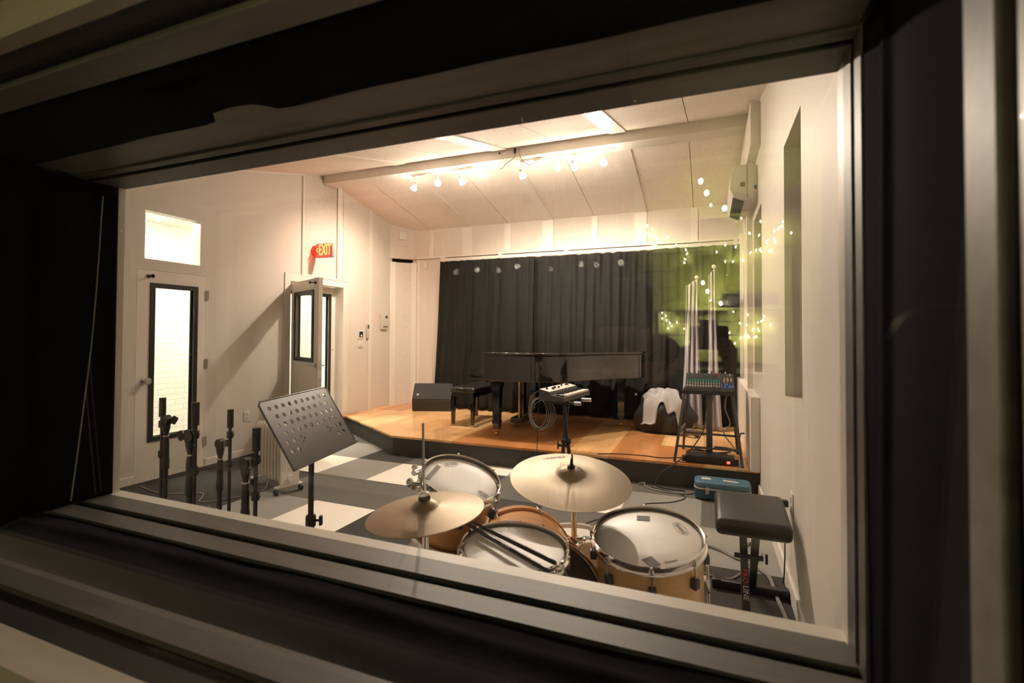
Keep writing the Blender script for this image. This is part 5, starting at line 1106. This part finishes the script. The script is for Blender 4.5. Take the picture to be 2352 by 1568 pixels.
# ------------------------------------------------------------------ the photographer, seen only as a silhouette in the glass
def skin_body(name, chains, root, material):
    me = D.meshes.new(name); vs = []; es = []; rd = []; key = {}
    def vid(p, r):
        k = tuple(round(c, 4) for c in p)
        if k not in key: key[k] = len(vs); vs.append(p); rd.append(r)
        return key[k]
    for ch in chains:
        prev = None
        for *p, r in ch:
            i = vid(tuple(p), r)
            if prev is not None and prev != i: es.append((prev, i))
            prev = i
    me.from_pydata(vs, es, []); o = D.objects.new(name, me); COL.objects.link(o)
    o.modifiers.new('s', 'SKIN'); o.modifiers.new('u', 'SUBSURF').levels = 2
    o.modifiers['u'].render_levels = 2
    for i, v in enumerate(me.skin_vertices[0].data): v.radius = (rd[i], rd[i]*(1.0)); v.use_root = (i == root)
    dg_ = bpy.context.evaluated_depsgraph_get(); m2 = D.meshes.new_from_object(o.evaluated_get(dg_))
    D.objects.remove(o); q = MB(); q.bm.from_mesh(m2); D.meshes.remove(m2); q.keep = True
    return q
px_ = -.20
P_ = thing('person', 'dark-clothed person holding a camera, reflected as a silhouette in the glass', 'person', (px_, -.38, -.2))
pel = (px_, -.42, .66, .125)
ch = [[pel, (px_, -.40, .80, .13), (px_, -.34, 1.0, .14), (px_, -.29, 1.10, .11), (px_, -.25, 1.165, .052), (px_+.0, -.225, 1.215, .058), (px_, -.21, 1.27, .085), (px_, -.215, 1.345, .075)]]
for s in (-1, 1):
    hx = px_+s*.09
    ch.append([pel, (hx, -.42, .60, .088), (hx+s*.03, -.30, .28, .060), (hx+s*.03, -.36, .02, .046), (hx+s*.03, -.40, -.12, .036), (hx+s*.03, -.34, -.165, .034), (hx+s*.035, -.24, -.175, .026)])
    sh = (px_+s*.16, -.295, 1.085, .056)
    ha = (.075, -.075, 1.345) if s > 0 else (-.085, -.06, 1.32)
    el = (px_+s*.23+.03, -.16, .97, .042)
    hd_ = V(ha); e_ = V(el[:3]); wr_ = hd_+(e_-hd_)*.22
    ch.append([(px_, -.29, 1.10, .11), sh, el, (wr_.x, wr_.y, wr_.z, .026), (hd_.x, hd_.y, hd_.z-.02, .026), (hd_.x, hd_.y, hd_.z+.015, .024)])
    for k in range(4): ch.append([(hd_.x, hd_.y, hd_.z+.015, .024), (hd_.x-s*.010, hd_.y+.030+.004*k, hd_.z+.035-.018*k, .0088), (hd_.x-s*.045, hd_.y+.034+.003*k, hd_.z+.04-.018*k, .008)])
    ch.append([(hd_.x, hd_.y, hd_.z-.02, .026), (hd_.x-s*.025, hd_.y-.005, hd_.z-.005, .010), (hd_.x-s*.045, hd_.y+.006, hd_.z+.008, .0088)])
q = skin_body('b', ch, 0, SKIN)
q.ball((px_, -.128, 1.265), .014, (.8, 1.1, 1.3), 10)
for s in (-1, 1):
    q.ball((px_+s*.032, -.138, 1.285), .012, (1, .7, .8), 10); q.ball((px_+s*.083, -.215, 1.27), .02, (.5, .9, 1.4), 10)
q.tube([(px_-.022, -.136, 1.228), (px_, -.131, 1.225), (px_+.022, -.136, 1.228)], .005, 6)
for f in q.bm.faces:
    c = f.calc_center_median(); f.material_index = 0 if (c.z > 1.19) else 1
    if c.y > -.13 and c.z > 1.27 and abs(c.x-px_) > .10: f.material_index = 0
link('body', q, [SKIN, NAVY], P_, True)
q = MB(); q.grid(28, 14, lambda u, v: (px_+.098*math.sin(PI*.62*v)*math.cos(2*PI*u), -.222+.104*math.sin(PI*.62*v)*math.sin(2*PI*u)*(.80 if math.sin(2*PI*u) > 0 else 1.05), 1.285+.108*math.cos(PI*.62*v)+(.05*max(0, math.sin(2*PI*u)) if v > .7 else 0))); q.keep = True
o = link('hair', q, HAIR, P_, True); o.modifiers.new('t', 'SOLIDIFY').thickness = .01
t = thing('camera', 'black photo camera held up behind the glass by the photographer', 'camera', (0, -.075, 1.35))
q = MB(); q.b2(-.068, .068, -.105, -.055, 1.345, 1.435, .008); q.b2(-.03, .03, -.10, -.05, 1.43, 1.458, .006); link('camera_body', q, BLACK, t, True)
q = MB(); q.cyl((0, -.055, 1.40), (0, -.008, 1.40), .033, .036, 24, True); link('lens', q, BLACK, t, True)
